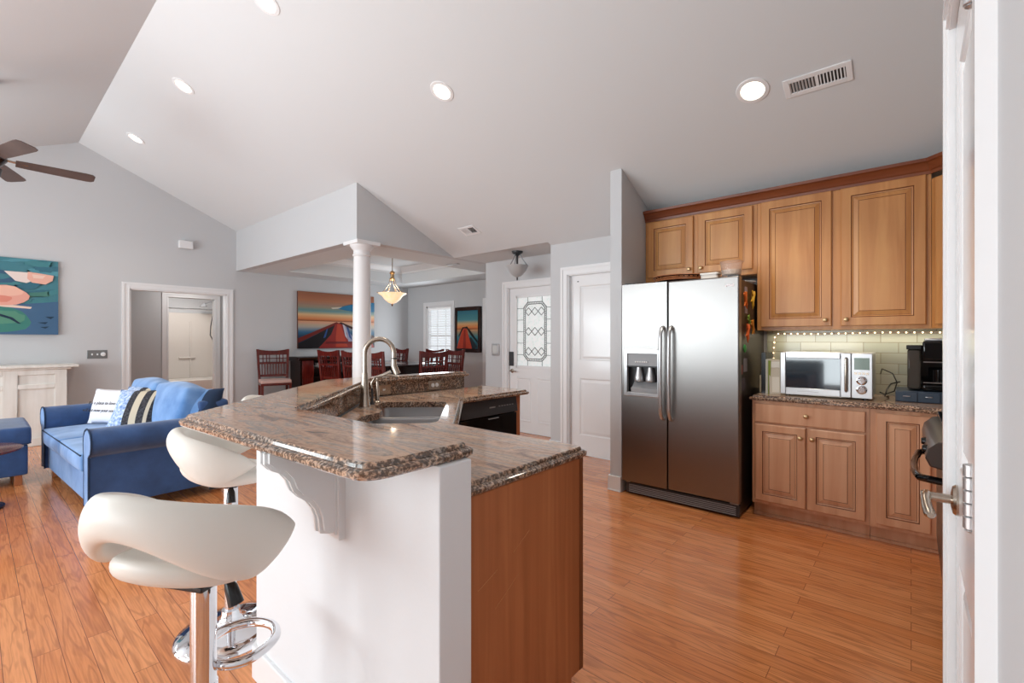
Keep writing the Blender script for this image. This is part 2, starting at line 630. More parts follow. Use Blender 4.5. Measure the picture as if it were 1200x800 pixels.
def raised_door(w_, h_, t=0.02, stile=0.052, flat=False):
    """raised-panel door, local: x 0..w, z 0..h, back at y=0, front at y=-t. materials 0 wood, 1 glaze"""
    mb = MB()
    if flat:
        prof = [(0, 0, 0), (0, t-0.004, 0), (0.005, t, 0)]
    else:
        prof = [(0, 0, 0), (0, t-0.004, 0), (0.005, t, 0), (stile, t, 1), (stile+0.005, t-0.008, 0),
                (stile+0.012, t-0.009, 1), (stile+0.014, t-0.010, 0), (stile+0.042, t-0.002, 1), (stile+0.0445, t-0.0035, 0), (stile+0.046, t-0.0015, 0)]
    def ring(i, d):
        return [(i, -d, i), (w_-i, -d, i), (w_-i, -d, h_-i), (i, -d, h_-i)]
    mb.poly(ring(0, 0), 0)
    for k in range(len(prof)-1):
        mb.mi = prof[k][2]
        A = [mb.bm.verts.new(p) for p in ring(prof[k][0], prof[k][1])]
        B = [mb.bm.verts.new(p) for p in ring(prof[k+1][0], prof[k+1][1])]
        for i in range(4):
            mb._f([A[i], A[(i+1) % 4], B[(i+1) % 4], B[i]])
    mb.poly(ring(prof[-1][0], prof[-1][1]), 0)
    return mb
def knob(parent, x, y, z, mat_='brass'):
    o = MB().lathe([(0.006, 0), (0.006, -0.012), (0.013, -0.016), (0.016, -0.022), (0.014, -0.028), (0.006, -0.031)], (x, y, z), 16, 'y').build('knob', M[mat_], parent)
    return o
def place_door(parent, name, x, y, z, w_, h_, t, mats, knob_at=None, flat=False, rz=0, stile=0.050):
    o = raised_door(w_, h_, t, stile, flat).build(name, mats, parent, smooth=0)
    o.location = (x, y, z)
    o.rotation_euler = (0, 0, rz)
    if knob_at:
        knob(o, knob_at[0], -t, knob_at[1])
    return o

def panel_slab(w_, h_, t, xs, zs, rec=0.009, field=0.025):
    """white panelled door: x cuts [(x0,x1)..], z cuts [(z0,z1)..]; front at y=-t"""
    mb = MB()
    yb, yf = 0, -t
    edges = [0]+[v for p in xs for v in p]+[w_]
    for i in range(0, len(edges), 2):
        mb.box(edges[i], edges[i+1], yf, yb, 0, h_)
    ze = [0]+[v for p in zs for v in p]+[h_]
    for (a, b) in xs:
        for i in range(0, len(ze), 2):
            mb.box(a, b, yf, yb, ze[i], ze[i+1])
        for (c, d) in zs:
            pr = [(0, 0), (0.006, 0.003), (0.014, rec), (0.022, rec), (0.022+field, 0.003), (0.03+field, 0.003)]
            rs = [[(a+i_, yf+dd, c+i_), (b-i_, yf+dd, c+i_), (b-i_, yf+dd, d-i_), (a+i_, yf+dd, d-i_)] for i_, dd in pr]
            mb.rings(rs, cap0=False)
            mb.quad((a, yb, c), (b, yb, c), (b, yb, d), (a, yb, d))
    return mb

def casing(mb, axis, c, a0, a1, z1, wd=0.09, th=0.02, sgn=-1, z0=0.0):
    """door casing around opening a0..a1 up to z1 on plane axis=c; protrudes sgn*th"""
    def B(u0, u1, z0_, z1_, t):
        lo, hi = sorted((c, c+sgn*t))
        if axis == 'x': mb.box(lo, hi, u0, u1, z0_, z1_)
        else: mb.box(u0, u1, lo, hi, z0_, z1_)
    for (u0, u1) in ((a0-wd+0.03, a0), (a1, a1+wd-0.03)):
        B(u0, u1, z0, z1, th*0.6)
    B(a0-wd+0.03, a1+wd-0.03, z1, z1+wd-0.03, th*0.6)
    # raised outer band and inner bead
    B(a0-wd, a0-wd+0.03, z0, z1+wd, th); B(a1+wd-0.03, a1+wd, z0, z1+wd, th)
    B(a0-wd+0.03, a1+wd-0.03, z1+wd-0.03, z1+wd, th)
    B(a0-0.016, a0-0.006, z0, z1+0.006, th*0.85); B(a1+0.006, a1+0.016, z0, z1+0.006, th*0.85)
    B(a0-0.016, a1+0.016, z1+0.006, z1+0.016, th*0.85)
    return mb

# ================================================================== STRUCTURE
XL = -8.5           # far left wall
RY, RZ = 0.949, 3.952
SL = 0.444
def vz(y):
    return RZ-SL*(y-RY) if y >= RY else RZ-SL*(RY-y)
struct('floor', MB().box(-12.2, 1.2, -3.7, 6.6, -0.1, 0), M['floor'], label='glossy orange oak plank floor', smooth=0)

# vaulted ceiling
mb = MB()
def vq(x0, x1, y0, y1):
    mb.hexa([(x0, y0, vz(y0)), (x1, y0, vz(y0)), (x1, y1, vz(y1)), (x0, y1, vz(y1)),
             (x0, y0, vz(y0)+0.1), (x1, y0, vz(y0)+0.1), (x1, y1, vz(y1)+0.1), (x0, y1, vz(y1)+0.1)])
vq(XL-0.1, 0.9, RY, 2.875)
vq(-4.804, 0.9, 2.875, 4.37)
vq(-3.2, 0.9, 4.37, 4.6)
vq(XL-0.1, 0.9, -3.6, RY)
struct('ceiling', mb, M['ceil'], label='white vaulted ceiling', smooth=0)
# dining ceiling with raised tray
TX0, TX1, TY0, TY1, TZ = -7.9, -5.5, 3.45, 5.75, 2.66
mb = MB()
mb.prism([(XL, 2.99), (-4.92, 2.99), (-4.92, 5.0), (-4.804, 5.0), (-4.804, 6.4), (XL, 6.4)], 2.44, 2.5, holes=[[(TX0, TY0), (TX0, TY1), (TX1, TY1), (TX1, TY0)]])
for q in ((TX0-0.05, TX0, TY0, TY1), (TX1, TX1+0.05, TY0, TY1), (TX0, TX1, TY0-0.05, TY0), (TX0, TX1, TY1, TY1+0.05)):
    mb.box(*q, 2.50, TZ+0.1)
mb.box(TX0-0.05, TX1+0.05, TY0-0.05, TY1+0.05, TZ+0.1, TZ+0.15)
struct('ceiling_dining', mb, M['ceil'], label='flat dining room ceiling with raised tray', smooth=0)
mb = MB()
cp = [(0, TZ+0.1), (0.11, TZ+0.1), (0.10, TZ+0.075), (0.05, TZ+0.03), (0.02, TZ+0.005), (0.02, TZ-0.02), (0, TZ-0.02)]
mb.extr([(TX0+a, z) for a, z in cp], 'y', TY0, TY1)
mb.extr([(TX1-a, z) for a, z in cp], 'y', TY0, TY1)
mb.extr([(TY0+a, z) for a, z in cp], 'x', TX0, TX1)
mb.extr([(TY1-a, z) for a, z in cp], 'x', TX0, TX1)
struct('trim_1', mb, M['white'], label='crown moulding inside the tray ceiling')
struct('ceiling_entry', MB().box(-4.804, -3.2, 4.37, 5.1, 2.44, 2.5), M['ceil'], smooth=0, label='flat entry ceiling')

# left wall with hall doorway
D0, D1, DT = 1.49, 2.735, 2.035
mb = MB()
def wallX(x0, x1, y0, y1, z0=0, top=None):
    """wall slab in plane x with sloped top following vault"""
    ys = [y0]+([RY] if y0 < RY < y1 else [])+[y1]
    pts = [(y0, z0), (y1, z0)]+[(y, (vz(y) if top is None else top)+0.02) for y in reversed(ys)]
    mb.extr(pts, 'x', x0, x1)
wallX(XL-0.12, XL, -3.6, D0)
wallX(XL-0.12, XL, D0, D1, DT)
wallX(XL-0.12, XL, D1, 2.99)
mb.box(XL-0.12, XL, 2.99, 6.45, 0, 2.6)
struct('wall_left', mb, M['wall'], label='pale grey far wall', smooth=0)
mb = casing(MB(), 'x', XL, D0, D1, DT, sgn=1)
mb.box(XL-0.12, XL, D0, D0+0.015, 0, DT); mb.box(XL-0.12, XL, D1-0.015, D1, 0, DT); mb.box(XL-0.12, XL, D0, D1, DT-0.015, DT)
struct('trim_2', mb, M['white'], label='white casing of the hall doorway', smooth=0)
struct('baseboard_left', MB().box(XL, XL+0.015, 0.84, D0-0.09, 0, 0.13).box(XL, XL+0.015, D1+0.09, 6.35, 0, 0.13), M['white'], smooth=0)
# hall and bathroom beyond
HX = -9.7
mb = MB()
B0, B1 = 2.21, 2.93
mb.box(HX-0.1, HX, 0.6, B0, 0, 2.44).box(HX-0.1, HX, B1, 4.2, 0, 2.44).box(HX-0.1, HX, B0, B1, DT, 2.44)
mb.box(HX, XL-0.12, 0.5, 0.6, 0, 2.44).box(HX, XL-0.12, 4.2, 4.3, 0, 2.44)
struct('wall_hall', mb, M['wall'], label='grey hall wall', smooth=0)
struct('ceiling_hall', MB().box(-12.1, XL-0.12, 0.5, 4.3, 2.44, 2.5), M['ceil'], smooth=0)
mb = casing(MB(), 'x', HX, B0, B1, DT, sgn=1, wd=0.08)
mb.box(HX-0.1, HX, B0, B0+0.015, 0, DT).box(HX-0.1, HX, B1-0.015, B1, 0, DT)
struct('trim_3', mb, M['white'], label='white casing of the bathroom doorway', smooth=0)
mb = MB().box(-12.0, -11.9, 1.5, 4.1, 0, 2.44).box(-11.9, HX-0.1, 1.5, 1.6, 0, 2.44).box(-11.9, HX-0.1, 3.66, 3.76, 0, 2.44)
struct('wall_bathroom', mb, M['wall'], smooth=0)
t = thing('shower_tub', 'white tub and shower surround seen through the far bathroom doorway', 'shower', (-11.4, 3.0, 0))
mb = MB().box(-0.5, 0.28, -0.9, 0.65, 0, 0.48)
mb.build('tub', M['showerw'], t, bevel=0.02)
MB().box(-0.498, -0.47, -0.9, 0.65, 0.48, 1.88).box(-0.47, 0.2, 0.62, 0.65, 0.48, 1.88).box(-0.475, -0.44, -0.1, 0.2, 0.9, 0.93).box(-0.475, -0.455, 0.1, 0.13, 0.48, 1.7).build('surround', M['showerw'], t, bevel=0.006)
MB().tube([(0.25, -1.38, 1.93), (0.25, 0.655, 1.93)], 0.014).build('curtain_rod', M['chrome'], t)
MB().tube([(-0.2, 0.655, 2.10), (-0.2, 0.42, 2.13), (-0.2, 0.30, 2.08)], 0.012).lathe([(0.015, 2.09), (0.07, 2.03), (0.07, 2.01)], (-0.2, 0.28, 0), 16).build('shower_head', M['grey'], t)
MB().tube([(-0.2, 0.62, 1.95), (-0.2, 0.47, 1.90), (-0.2, 0.42, 1.6), (-0.2, 0.41, 1.4), (-0.2, 0.48, 1.25), (-0.2, 0.62, 1.2)], 0.010).build('hose', M['dark'], t)

# soffit box above the dining opening
mb = MB()
mb.extr([(2.875, 2.44), (2.99, 2.44), (2.99, vz(2.99)+0.03), (2.875, vz(2.875)+0.03)], 'x', XL, -4.92)
mb.extr([(2.875, 2.44), (5.0, 2.44), (5.0, 2.50), (4.36, vz(4.36)+0.03), (2.875, vz(2.875)+0.03)], 'x', -4.92, -4.804)
struct('wall_soffit', mb, M['wall'], label='grey soffit above the dining opening', smooth=0)
# front wall (entry) with front door, and dining window wall
FY = 5.0
mb = MB()
F0, F1, FT = -4.37, -3.46, 2.035
mb.box(-4.804, F0, FY, FY+0.12, 0, 2.6).box(F1, -3.08, FY, FY+0.12, 0, 2.6).box(F0, F1, FY, FY+0.12, FT, 2.6)
mb.box(-4.804, -4.69, FY+0.12, 6.45, 0, 2.6)
struct('wall_entry', mb, M['wall'], smooth=0, label='grey entry wall')
WY = 6.35
W0, W1, WZ0, WZ1 = -7.85, -7.06, 0.75, 2.0
U0, U1 = -6.08, -5.0
mb = MB()
mb.box(XL, W0, WY, WY+0.12, 0, 2.6).box(W0, W1, WY, WY+0.12, 0, WZ0).box(W0, W1, WY, WY+0.12, WZ1, 2.6)
mb.box(W1, U0, WY, WY+0.12, 0, 2.6).box(U0, U1, WY, WY+0.12, 0, 0.45).box(U0, U1, WY, WY+0.12, WZ1, 2.6).box(U1, -4.69, WY, WY+0.12, 0, 2.6)
struct('wall_dining', mb, M['wall'], smooth=0, label='grey dining wall')
def window(n, a0, a1, z0, z1):
    mb = MB()
    wd = 0.09
    for q in ((a0-wd, a0, z0, z1), (a1, a1+wd, z0, z1), (a0-wd, a1+wd, z1, z1+wd), (a0-wd, a1+wd, z0-wd, z0)):
        mb.box(q[0], q[1], WY-0.018, WY, q[2], q[3])
    mb.box(a0-wd-0.02, a1+wd+0.02, WY-0.04, WY, z0-0.02, z0)
    mb.box(a0, a0+0.03, WY, WY+0.1, z0, z1).box(a1-0.03, a1, WY, WY+0.1, z0, z1).box(a0, a1, WY, WY+0.1, z1-0.03, z1).box(a0, a1, WY, WY+0.1, z0, z0+0.03)
    mb.box(a0, a1, WY+0.06, WY+0.09, (z0+z1)/2-0.02, (z0+z1)/2+0.02)
    for k in (1, 2):
        x = a0+(a1-a0)*k/3
        mb.box(x-0.008, x+0.008, WY+0.07, WY+0.085, z0, z1)
    for k in (1, 2, 4, 5):
        z = z0+(z1-z0)*k/6
        mb.box(a0, a1, WY+0.07, WY+0.085, z-0.008, z+0.008)
    o = struct('window_%d' % n, mb, M['white'], smooth=0)
    MB().box(a0+0.02, a1-0.02, WY+0.076, WY+0.08, z0+0.02, z1-0.02).build('pane', M['glass'], o, smooth=0)
    mb = MB()
    z = z0+0.05
    while z < z1-0.06:
        mb.hexa([(a0+0.035, WY+0.018, z+0.012), (a1-0.035, WY+0.018, z+0.012), (a1-0.035, WY+0.05, z-0.004), (a0+0.035, WY+0.05, z-0.004),
                 (a0+0.035, WY+0.018, z+0.015), (a1-0.035, WY+0.018, z+0.015), (a1-0.035, WY+0.05, z-0.001), (a0+0.035, WY+0.05, z-0.001)])
        z += 0.035
    mb.box(a0+0.033, a1-0.033, WY+0.01, WY+0.055, z1-0.06, z1-0.03)
    mb.build('blind', M['blind'], o, smooth=0)
    return o
window(1, W0, W1, WZ0, WZ1)
window(2, U0, U1, 0.45, WZ1)
# closet block + kitchen back wall + wing wall
KY = 4.43
C0, C1 = -2.965, -2.20
mb = MB()
mb.box(-3.205, C0, KY, KY+0.12, 0, 2.6).box(C1, 0.87, KY, KY+0.12, 0, 2.44).box(C0, C1, KY, KY+0.12, 2.035, 2.5)
mb.box(-3.205, -3.085, KY+0.12, FY, 0, 2.6)
struct('wall_kitchen', mb, M['wall'], smooth=0, label='grey kitchen back wall')
mb = MB()
mb.extr([(3.625, 0), (KY, 0), (KY, vz(KY)+0.02), (3.625, vz(3.625)+0.02)], 'x', -1.985, -1.878)
struct('wall_wing', mb, M['wall'], smooth=0, label='grey wing wall beside the refrigerator')
struct('baseboard_wing', MB().box(-2.0, -1.878, 3.608, 3.625, 0, 0.13).box(-2.0, -1.985, 3.625, KY, 0, 0.13).box(-2.0, -1.878, 3.6, 3.608, 0, 0.012), M['white'], bevel=0.004)
struct('wall_right', MB().box(0.75, 0.87, 1.6, KY, 0, 3.75), M['wall'], smooth=0)
# pantry wall right beside the camera, with a closed panelled door
PX = 0.08
P0, P1, PT = 0.900, 1.515, 2.035
mb = MB()
PT0 = PX
mb.box(PX, PX+0.12, -3.5, P0, 0, 4.1).box(PX, PX+0.12, P1, 1.62, 0, 4.1).box(PX, PX+0.12, P0, P1, PT, 4.1).box(PX+0.12, 0.87, 1.5, 1.62, 0, 4.1)
struct('wall_pantry', mb, M['wall'], smooth=0, label='wall beside the pantry door')
mb = casing(MB(), 'x', PX, P0, P1, PT, sgn=-1, wd=0.085, th=0.02)
struct('trim_4', mb, M['gloss'], label='white casing of the pantry door', smooth=0)
dw_ = P1-P0-0.006
o = struct('door_1', panel_slab(dw_, 2.02, 0.035, [(0.105, dw_-0.105)], [(0.22, 0.80), (1.01, 1.9)], rec=0.012), M['gloss'], smooth=0, label='white panelled pantry door')
o.rotation_euler = (0, 0, -pi/2)
o.location = (PX+0.035, P1-0.003, 0.008)
# lever handle (local: x along door from latch side)
mb = MB().lathe([(0.034, 0), (0.034, -0.004), (0.030, -0.009), (0.014, -0.012)], (0.062, -0.035, 0.93), 28, 'y')
mb.lathe([(0.0105, -0.01), (0.0105, -0.062), (0.009, -0.064)], (0.062, -0.035, 0.93), 20, 'y')
mb.tube([(0.05, -0.088, 0.932), (0.062, -0.088, 0.932), (0.085, -0.09, 0.928), (0.115, -0.088, 0.918), (0.145, -0.084, 0.912), (0.160, -0.083, 0.912)],
        [0.009, 0.0105, 0.009, 0.0095, 0.011, 0.006], 14)
mb.build('door_handle', M['nickel'], o)
for hz in (0.25, 1.075, 1.8):
    mb = MB()
    x = dw_+0.002
    for k in range(5):
        mb.lathe([(0.0065, hz+k*0.018-0.0445), (0.0078, hz+k*0.018-0.0435), (0.0078, hz+k*0.018-0.0285), (0.0065, hz+k*0.018-0.0275)], (x, -0.053, 0), 14)
    mb.lathe([(0.002, hz-0.05), (0.006, hz-0.047), (0.004, hz-0.0445)], (x, -0.053, 0), 12)
    mb.box(x-0.004, x+0.003, -0.051, -0.035, hz-0.0445, hz+0.0445)
    mb.build('hinge', M['steel_s'], o)

# back wall of living room behind the camera: three window openings
mb = MB()
xs = [XL-0.1, -7.6, -5.6, -5.2, -3.2, -2.8, -0.8, 0.2]
for i in range(0, 8, 2):
    mb.box(xs[i], xs[i+1], -3.6, -3.48, 0, vz(-3.48)+0.05)
for i in (1, 3, 5):
    mb.box(xs[i], xs[i+1], -3.6, -3.48, 0, 0.4)
struct('wall_back', mb, M['wall'], smooth=0)

# front door
o = struct('door_2', MB().box(F0+0.005, F1-0.005, FY+0.03, FY+0.075, 0.005, 0.85)
           .box(F0+0.005, F0+0.14, FY+0.03, FY+0.075, 0.85, 2.025).box(F1-0.14, F1-0.005, FY+0.03, FY+0.075, 0.85, 2.025)
           .box(F0+0.14, F1-0.14, FY+0.03, FY+0.075, 1.90, 2.025).box(F0+0.14, F1-0.14, FY+0.03, FY+0.075, 0.85, 0.93), M['gloss'], smooth=0, label='white front door with leaded glass')
gx0, gx1, gz0, gz1 = F0+0.14, F1-0.14, 0.93, 1.90
mb = MB()
for q in ((gx0-0.02, gx0+0.012, gz0-0.02, gz1+0.02), (gx1-0.012, gx1+0.02, gz0-0.02, gz1+0.02)):
    mb.box(q[0], q[1], FY+0.018, FY+0.03, q[2], q[3])
mb.box(gx0, gx1, FY+0.018, FY+0.03, gz0-0.02, gz0+0.012).box(gx0, gx1, FY+0.018, FY+0.03, gz1-0.012, gz1+0.02)
for (a, b) in ((F0+0.13, -3.96), (-3.87, F1-0.13)):
    pr = [(0, 0), (0.012, -0.006), (0.03, 0.0), (0.05, -0.004)]
    mb.rings([[(a+i, FY+0.03+d, 0.16+i), (b-i, FY+0.03+d, 0.16+i), (b-i, FY+0.03+d, 0.78-i), (a+i, FY+0.03+d, 0.78-i)] for i, d in pr], cap0=False)
mb.build('moulding', M['white'], o, smooth=0)
MB().box(gx0, gx1, FY+0.045, FY+0.055, gz0, gz1).build('glass', M['etched'], o, smooth=0)
mb = MB()
gy = FY+0.042
def came(p, q, r=0.005):
    mb.tube([(p[0], gy, p[1]), (q[0], gy, q[1])], r, 6)
cx0, cx1, cz0, cz1 = gx0+0.12, gx1-0.12, gz0+0.08, gz1-0.08
ch = 0.07
octo = [(cx0+ch, cz0), (cx1-ch, cz0), (cx1, cz0+ch), (cx1, cz1-ch), (cx1-ch, cz1), (cx0+ch, cz1), (cx0, cz1-ch), (cx0, cz0+ch)]
oc2 = offset_poly(octo, 0.028)
for P_ in (octo, oc2):
    for i in range(8): came(P_[i], P_[(i+1) % 8], 0.006)
for i in range(8):
    a = Vector(octo[i]); b = Vector(octo[(i+1) % 8]); c = Vector(oc2[i]); d = Vector(oc2[(i+1) % 8])
    k = max(1, int((b-a).length/0.03))
    for j in range(k):
        came(tuple(a.lerp(b, j/k)), tuple(c.lerp(d, j/k)), 0.0035)
for zc in (cz0+0.13, (cz0+cz1)/2, cz1-0.13):
    n = 3
    ww = (cx1-cx0-0.056)/n
    for j in range(n):
        xc = cx0+0.028+ww*(j+0.5)
        D = [(xc-ww/2, zc), (xc, zc+0.055), (xc+ww/2, zc), (xc, zc-0.055)]
        for i in range(4): came(D[i], D[(i+1) % 4])
for z in [gz0+(gz1-gz0)*k/6 for k in range(1, 6)]:
    came((gx0, z), (cx0, z), 0.004); came((cx1, z), (gx1, z), 0.004)
for x in (cx0+ch, cx1-ch):
    came((x, gz0), (x, cz0), 0.004); came((x, cz1), (x, gz1), 0.004)
mb.build('leading', M['lead'], o)
MB().box(F0+0.02, F0+0.085, FY+0.005, FY+0.03, 0.93, 1.13).build('keypad', M['dark'], o, bevel=0.004)
mb = MB().lathe([(0.03, 0), (0.03, -0.008), (0.012, -0.012), (0.010, -0.05)], (F0+0.06, FY+0.03, 0.86), 20, 'y').tube([(F0+0.06, FY-0.02, 0.86), (F0+0.1, FY-0.025, 0.86), (F0+0.17, FY-0.02, 0.855)], 0.009)
mb.build('door_handle', M['nickel'], o)
mb = casing(MB(), 'y', FY, F0, F1, FT, sgn=-1)
mb.box(F0, F0+0.012, FY, FY+0.1, 0, FT).box(F1-0.012, F1, FY, FY+0.1, 0, FT).box(F0, F1, FY, FY+0.1, FT-0.008, FT)
struct('trim_5', mb, M['white'], label='white casing of the front door', smooth=0)
struct('baseboard_entry', MB().box(-4.804, F0-0.09, FY-0.015, FY, 0, 0.13).box(F1+0.09, -3.205, FY-0.015, FY, 0, 0.13).box(-3.22, -3.205, KY, FY, 0, 0.13).box(-3.22, C0-0.09, KY-0.015, KY, 0, 0.13), M['white'], bevel=0.004)
# closet door
o = struct('door_3', panel_slab(C1-C0-0.01, 2.02, 0.035, [(0.12, C1-C0-0.13)], [(0.22, 0.86), (1.06, 1.9)]), M['gloss'], smooth=0, label='white two-panel closet door')
o.location = (C0+0.005, KY+0.085, 0.008)
mb = MB().box(0.09, 0.11, -0.037, -0.035, 1.945, 1.955)
mb.build('hook', M['dark'], o, smooth=0)
mb = casing(MB(), 'y', KY, C0, C1, 2.035, sgn=-1)
mb.box(C0, C0+0.012, KY, KY+0.12, 0, 2.035).box(C1-0.012, C1, KY, KY+0.12, 0, 2.035).box(C0, C1, KY, KY+0.12, 2.027, 2.035)
struct('trim_6', mb, M['white'], label='white casing of the closet door', smooth=0)

# dining column
mb = MB()
mb.lathe([(0.15, 0), (0.15, 0.07), (0.135, 0.09), (0.145, 0.12), (0.13, 0.15), (0.11, 0.17), (0.108, 0.5), (0.105, 1.2), (0.092, 2.27),
          (0.104, 2.275), (0.104, 2.29), (0.094, 2.30), (0.094, 2.335), (0.105, 2.35), (0.125, 2.375), (0.135, 2.395), (0.135, 2.40)], (-4.885, 2.99, 0), 40)
mb.box(-4.885-0.15, -4.885+0.15, 2.84, 3.14, 2.40, 2.44)
tag(mb.build('column', M['white'], None), 'round white column under the dining soffit corner, behind the faucet', 'column')

# ================================================================== ISLAND
ZL, ZB = 0.905, 1.035
isl = thing('island_wall', 'white angled half wall carrying the raised granite bar', 'half wall', (-1.0, 0.75, 0))
def rel(poly, o=(-1.0, 0.75)):
    return [(p[0]-o[0], p[1]-o[1]) for p in poly]
wallp = [(-0.843, 0.72), (-0.843, 0.826), (-1.844, 0.826), (-2.845, 1.775), (-2.845, 2.68), (-2.945, 2.68), (-2.945, 1.735), (-1.92, 0.72)]
MB().prism(rel(wallp), 0, ZB-0.035).build('wall_body', M['knee'], isl, smooth=0, bevel=0.004)
MB().prism(rel([(-0.829, 0.706), (-0.829, 0.826), (-0.8425, 0.826), (-0.8425, 0.7205), (-1.92, 0.7205), (-2.9445, 1.735), (-2.9445, 2.68), (-2.959, 2.68), (-2.959, 1.74), (-1.926, 0.706)]), 0, 0.125).build('baseboard', M['white'], isl, smooth=0, bevel=0.004)
MB().prism(rel([(-1.844, 0.826), (-1.83, 0.84), (-2.825, 1.783), (-2.825, 2.68), (-2.845, 2.68), (-2.845, 1.775)]), ZL, ZB-0.0355).build('backsplash', M['granite_edge'], isl, smooth=0)
# corbels
def corbel(x, y, nm=True):
    mb = MB()
    mb.box(x-0.038, x+0.045, y-0.02, y, 0.715, 0.999)
    for dx in (-0.03, -0.012, 0.008, 0.026):
        mb.box(x+dx, x+dx+0.008, y-0.026, y-0.02, 0.73, 0.999)
    pf = [(0, 0.999), (-0.235, 0.999), (-0.235, 0.975), (-0.215, 0.962), (-0.18, 0.948), (-0.155, 0.925), (-0.14, 0.895), (-0.115, 0.872), (-0.085, 0.855), (-0.062, 0.83), (-0.05, 0.80), (-0.045, 0.765), (-0.02, 0.755), (0, 0.755)]
    mb.extr([(y-0.02+p[0]*0.8, 1.0-(1.0-p[1])*1.06) for p in pf], 'x', x-0.032, x+0.032)
    pf2 = [(0, 0.999), (-0.244, 0.999), (-0.244, 0.972), (-0.222, 0.953), (-0.187, 0.939), (-0.163, 0.917), (-0.148, 0.887), (-0.12, 0.863), (-0.092, 0.847), (-0.071, 0.824), (-0.059, 0.798), (-0.054, 0.757), (-0.02, 0.748), (0, 0.748)]
    for a in (x-0.018, x+0.008):
        mb.extr([(y-0.02+p[0]*0.8, 1.0-(1.0-p[1])*1.06) for p in pf2], 'x', a, a+0.010)
    return mb
t = thing('corbel', 'white carved corbel bracket under the bar overhang beside the nearest stool', 'bracket', (-1.31, 0.72, 0.715))
ob = corbel(-1.31, 0.72).build('bracket', M['white'], t, smooth=20)
for v in ob.data.vertices: v.co -= Vector((-1.31, 0.72, 0.715))

# bar top
barp = [(-0.853, 0.525), (-0.853, 0.862), (-1.815, 0.845), (-2.80, 1.80), (-2.79, 2.72), (-2.93, 2.74), (-2.99, 1.80), (-2.98, 1.53), (-1.95, 0.468)]
barp = round_poly(barp, [0.08, 0.04, 0, 0, 0.04, 0.06, 0, 0.12, 0.09])
bar = slab('granite_bar', rel(barp), ZB, 0.035, None)
bar.location = (-1.0, 0.75, 0)
tag(bar, 'raised angled brown granite bar top with ogee edge', 'countertop')
# lower counter with sink hole
lowp = [(-0.905, 0.828), (-0.905, 1.505), (-1.63, 1.505), (-2.29, 2.165), (-2.29, 2.90), (-2.824, 2.90), (-2.824, 1.783), (-1.83, 0.828)]
lowp = round_poly(lowp, [0, 0.045, 0, 0, 0.045, 0.0, 0, 0])
sc = Vector((-2.13, 1.57))
dd = Vector((-1, 1)).normalized(); ee = Vector((1, 1)).normalized()
def SK(a, b):
    p = sc+dd*a+ee*b
    return (p.x, p.y)
sink_poly = [SK(-0.385, -0.19), SK(-0.385, 0.21), SK(0.385, 0.21), SK(0.385, -0.20), SK(0.16, -0.20), SK(0.05, -0.13), SK(-0.05, -0.13), SK(-0.16, -0.19)]
sink_poly = round_poly(sink_poly, [0.07, 0.07, 0.07, 0.07, 0.05, 0.05, 0.05, 0.05], 5)
low = slab('lower_counter', rel(lowp), ZL, 0.035, None, holes=[rel(sink_poly)])
low.location = (-1.0, 0.75, 0)
tag(low, 'lower granite island worktop around the sink', 'countertop')
# sink
t = thing('kitchen_sink', 'undermounted stainless double-bowl sink in the island worktop', 'sink', (sc.x, sc.y, 0.68))
def rl(p, z): return (p[0]-sc.x, p[1]-sc.y, z-0.68)
mb = MB()
for (a0, a1) in ((-0.405, -0.012), (0.012, 0.405)):
    bw = -0.215
    P_ = round_poly([SK(a0, bw), SK(a0, 0.235), SK(a1, 0.235), SK(a1, bw)], 0.06, 5)
    rs = [[rl(p, 0.869) for p in P_], [rl(p, 0.75) for p in offset_poly(P_, 0.004)], [rl(p, 0.70) for p in offset_poly(P_, 0.015)], [rl(p, 0.69) for p in offset_poly(P_, 0.04)]]
    mb.rings(rs, cap0=False)
    Po = offset_poly(P_, -0.012)
    mb.rings([[rl(p, 0.869) for p in P_], [rl(p, 0.869) for p in Po], [rl(p, 0.69) for p in Po]], cap0=False, cap1=False)
mb.build('bowls', M['steel_s'], t, smooth=50)
MB().hexa([rl(SK(-0.02, -0.215), 0.80), rl(SK(0.02, -0.215), 0.80), rl(SK(0.02, 0.235), 0.80), rl(SK(-0.02, 0.235), 0.80),
           rl(SK(-0.014, -0.215), 0.866), rl(SK(0.014, -0.215), 0.866), rl(SK(0.014, 0.235), 0.855), rl(SK(-0.014, 0.235), 0.866)]).build('divider', M['steel_s'], t, bevel=0.005)
for s_ in (-0.21, 0.21):
    p = SK(s_, 0.01)
    MB().lathe([(0.045, 0.012), (0.04, 0.016), (0.01, 0.014)], (p[0]-sc.x, p[1]-sc.y, 0), 20).build('drain', M['chrome'], t)
# faucet
fb = (-2.46, 1.525)
t = thing('faucet', 'tall brushed nickel gooseneck faucet behind the sink', 'faucet', (fb[0], fb[1], ZL))
ed = Vector((1, 1, 0)).normalized()
MB().lathe([(0.034, 0), (0.034, 0.006), (0.030, 0.015), (0.024, 0.08), (0.020, 0.15), (0.0165, 0.19), (0.0165, 0.20)], (0, 0, 0), 24).build('body', M['nickel'], t)
pts = [(0, 0, 0.19), (0, 0, 0.30)]
R_ = 0.085
for k in range(0, 13):
    a = pi-k*pi/12*1.0
    q = ed*(R_+R_*cos(a))
    pts.append((q.x, q.y, 0.315+R_*sin(a)))
q = ed*(2*R_)
pts.append((q.x, q.y, 0.27))
MB().tube(pts, 0.0145, 14).build('neck', M['nickel'], t)
q = ed*(2*R_)
q2 = ed*(2*R_+0.02)
MB().tube([(q.x, q.y, 0.285), (q.x, q.y, 0.24), (q2.x, q2.y, 0.19)], [0.0155, 0.018, 0.021], 14).build('spray_head', M['nickel'], t)
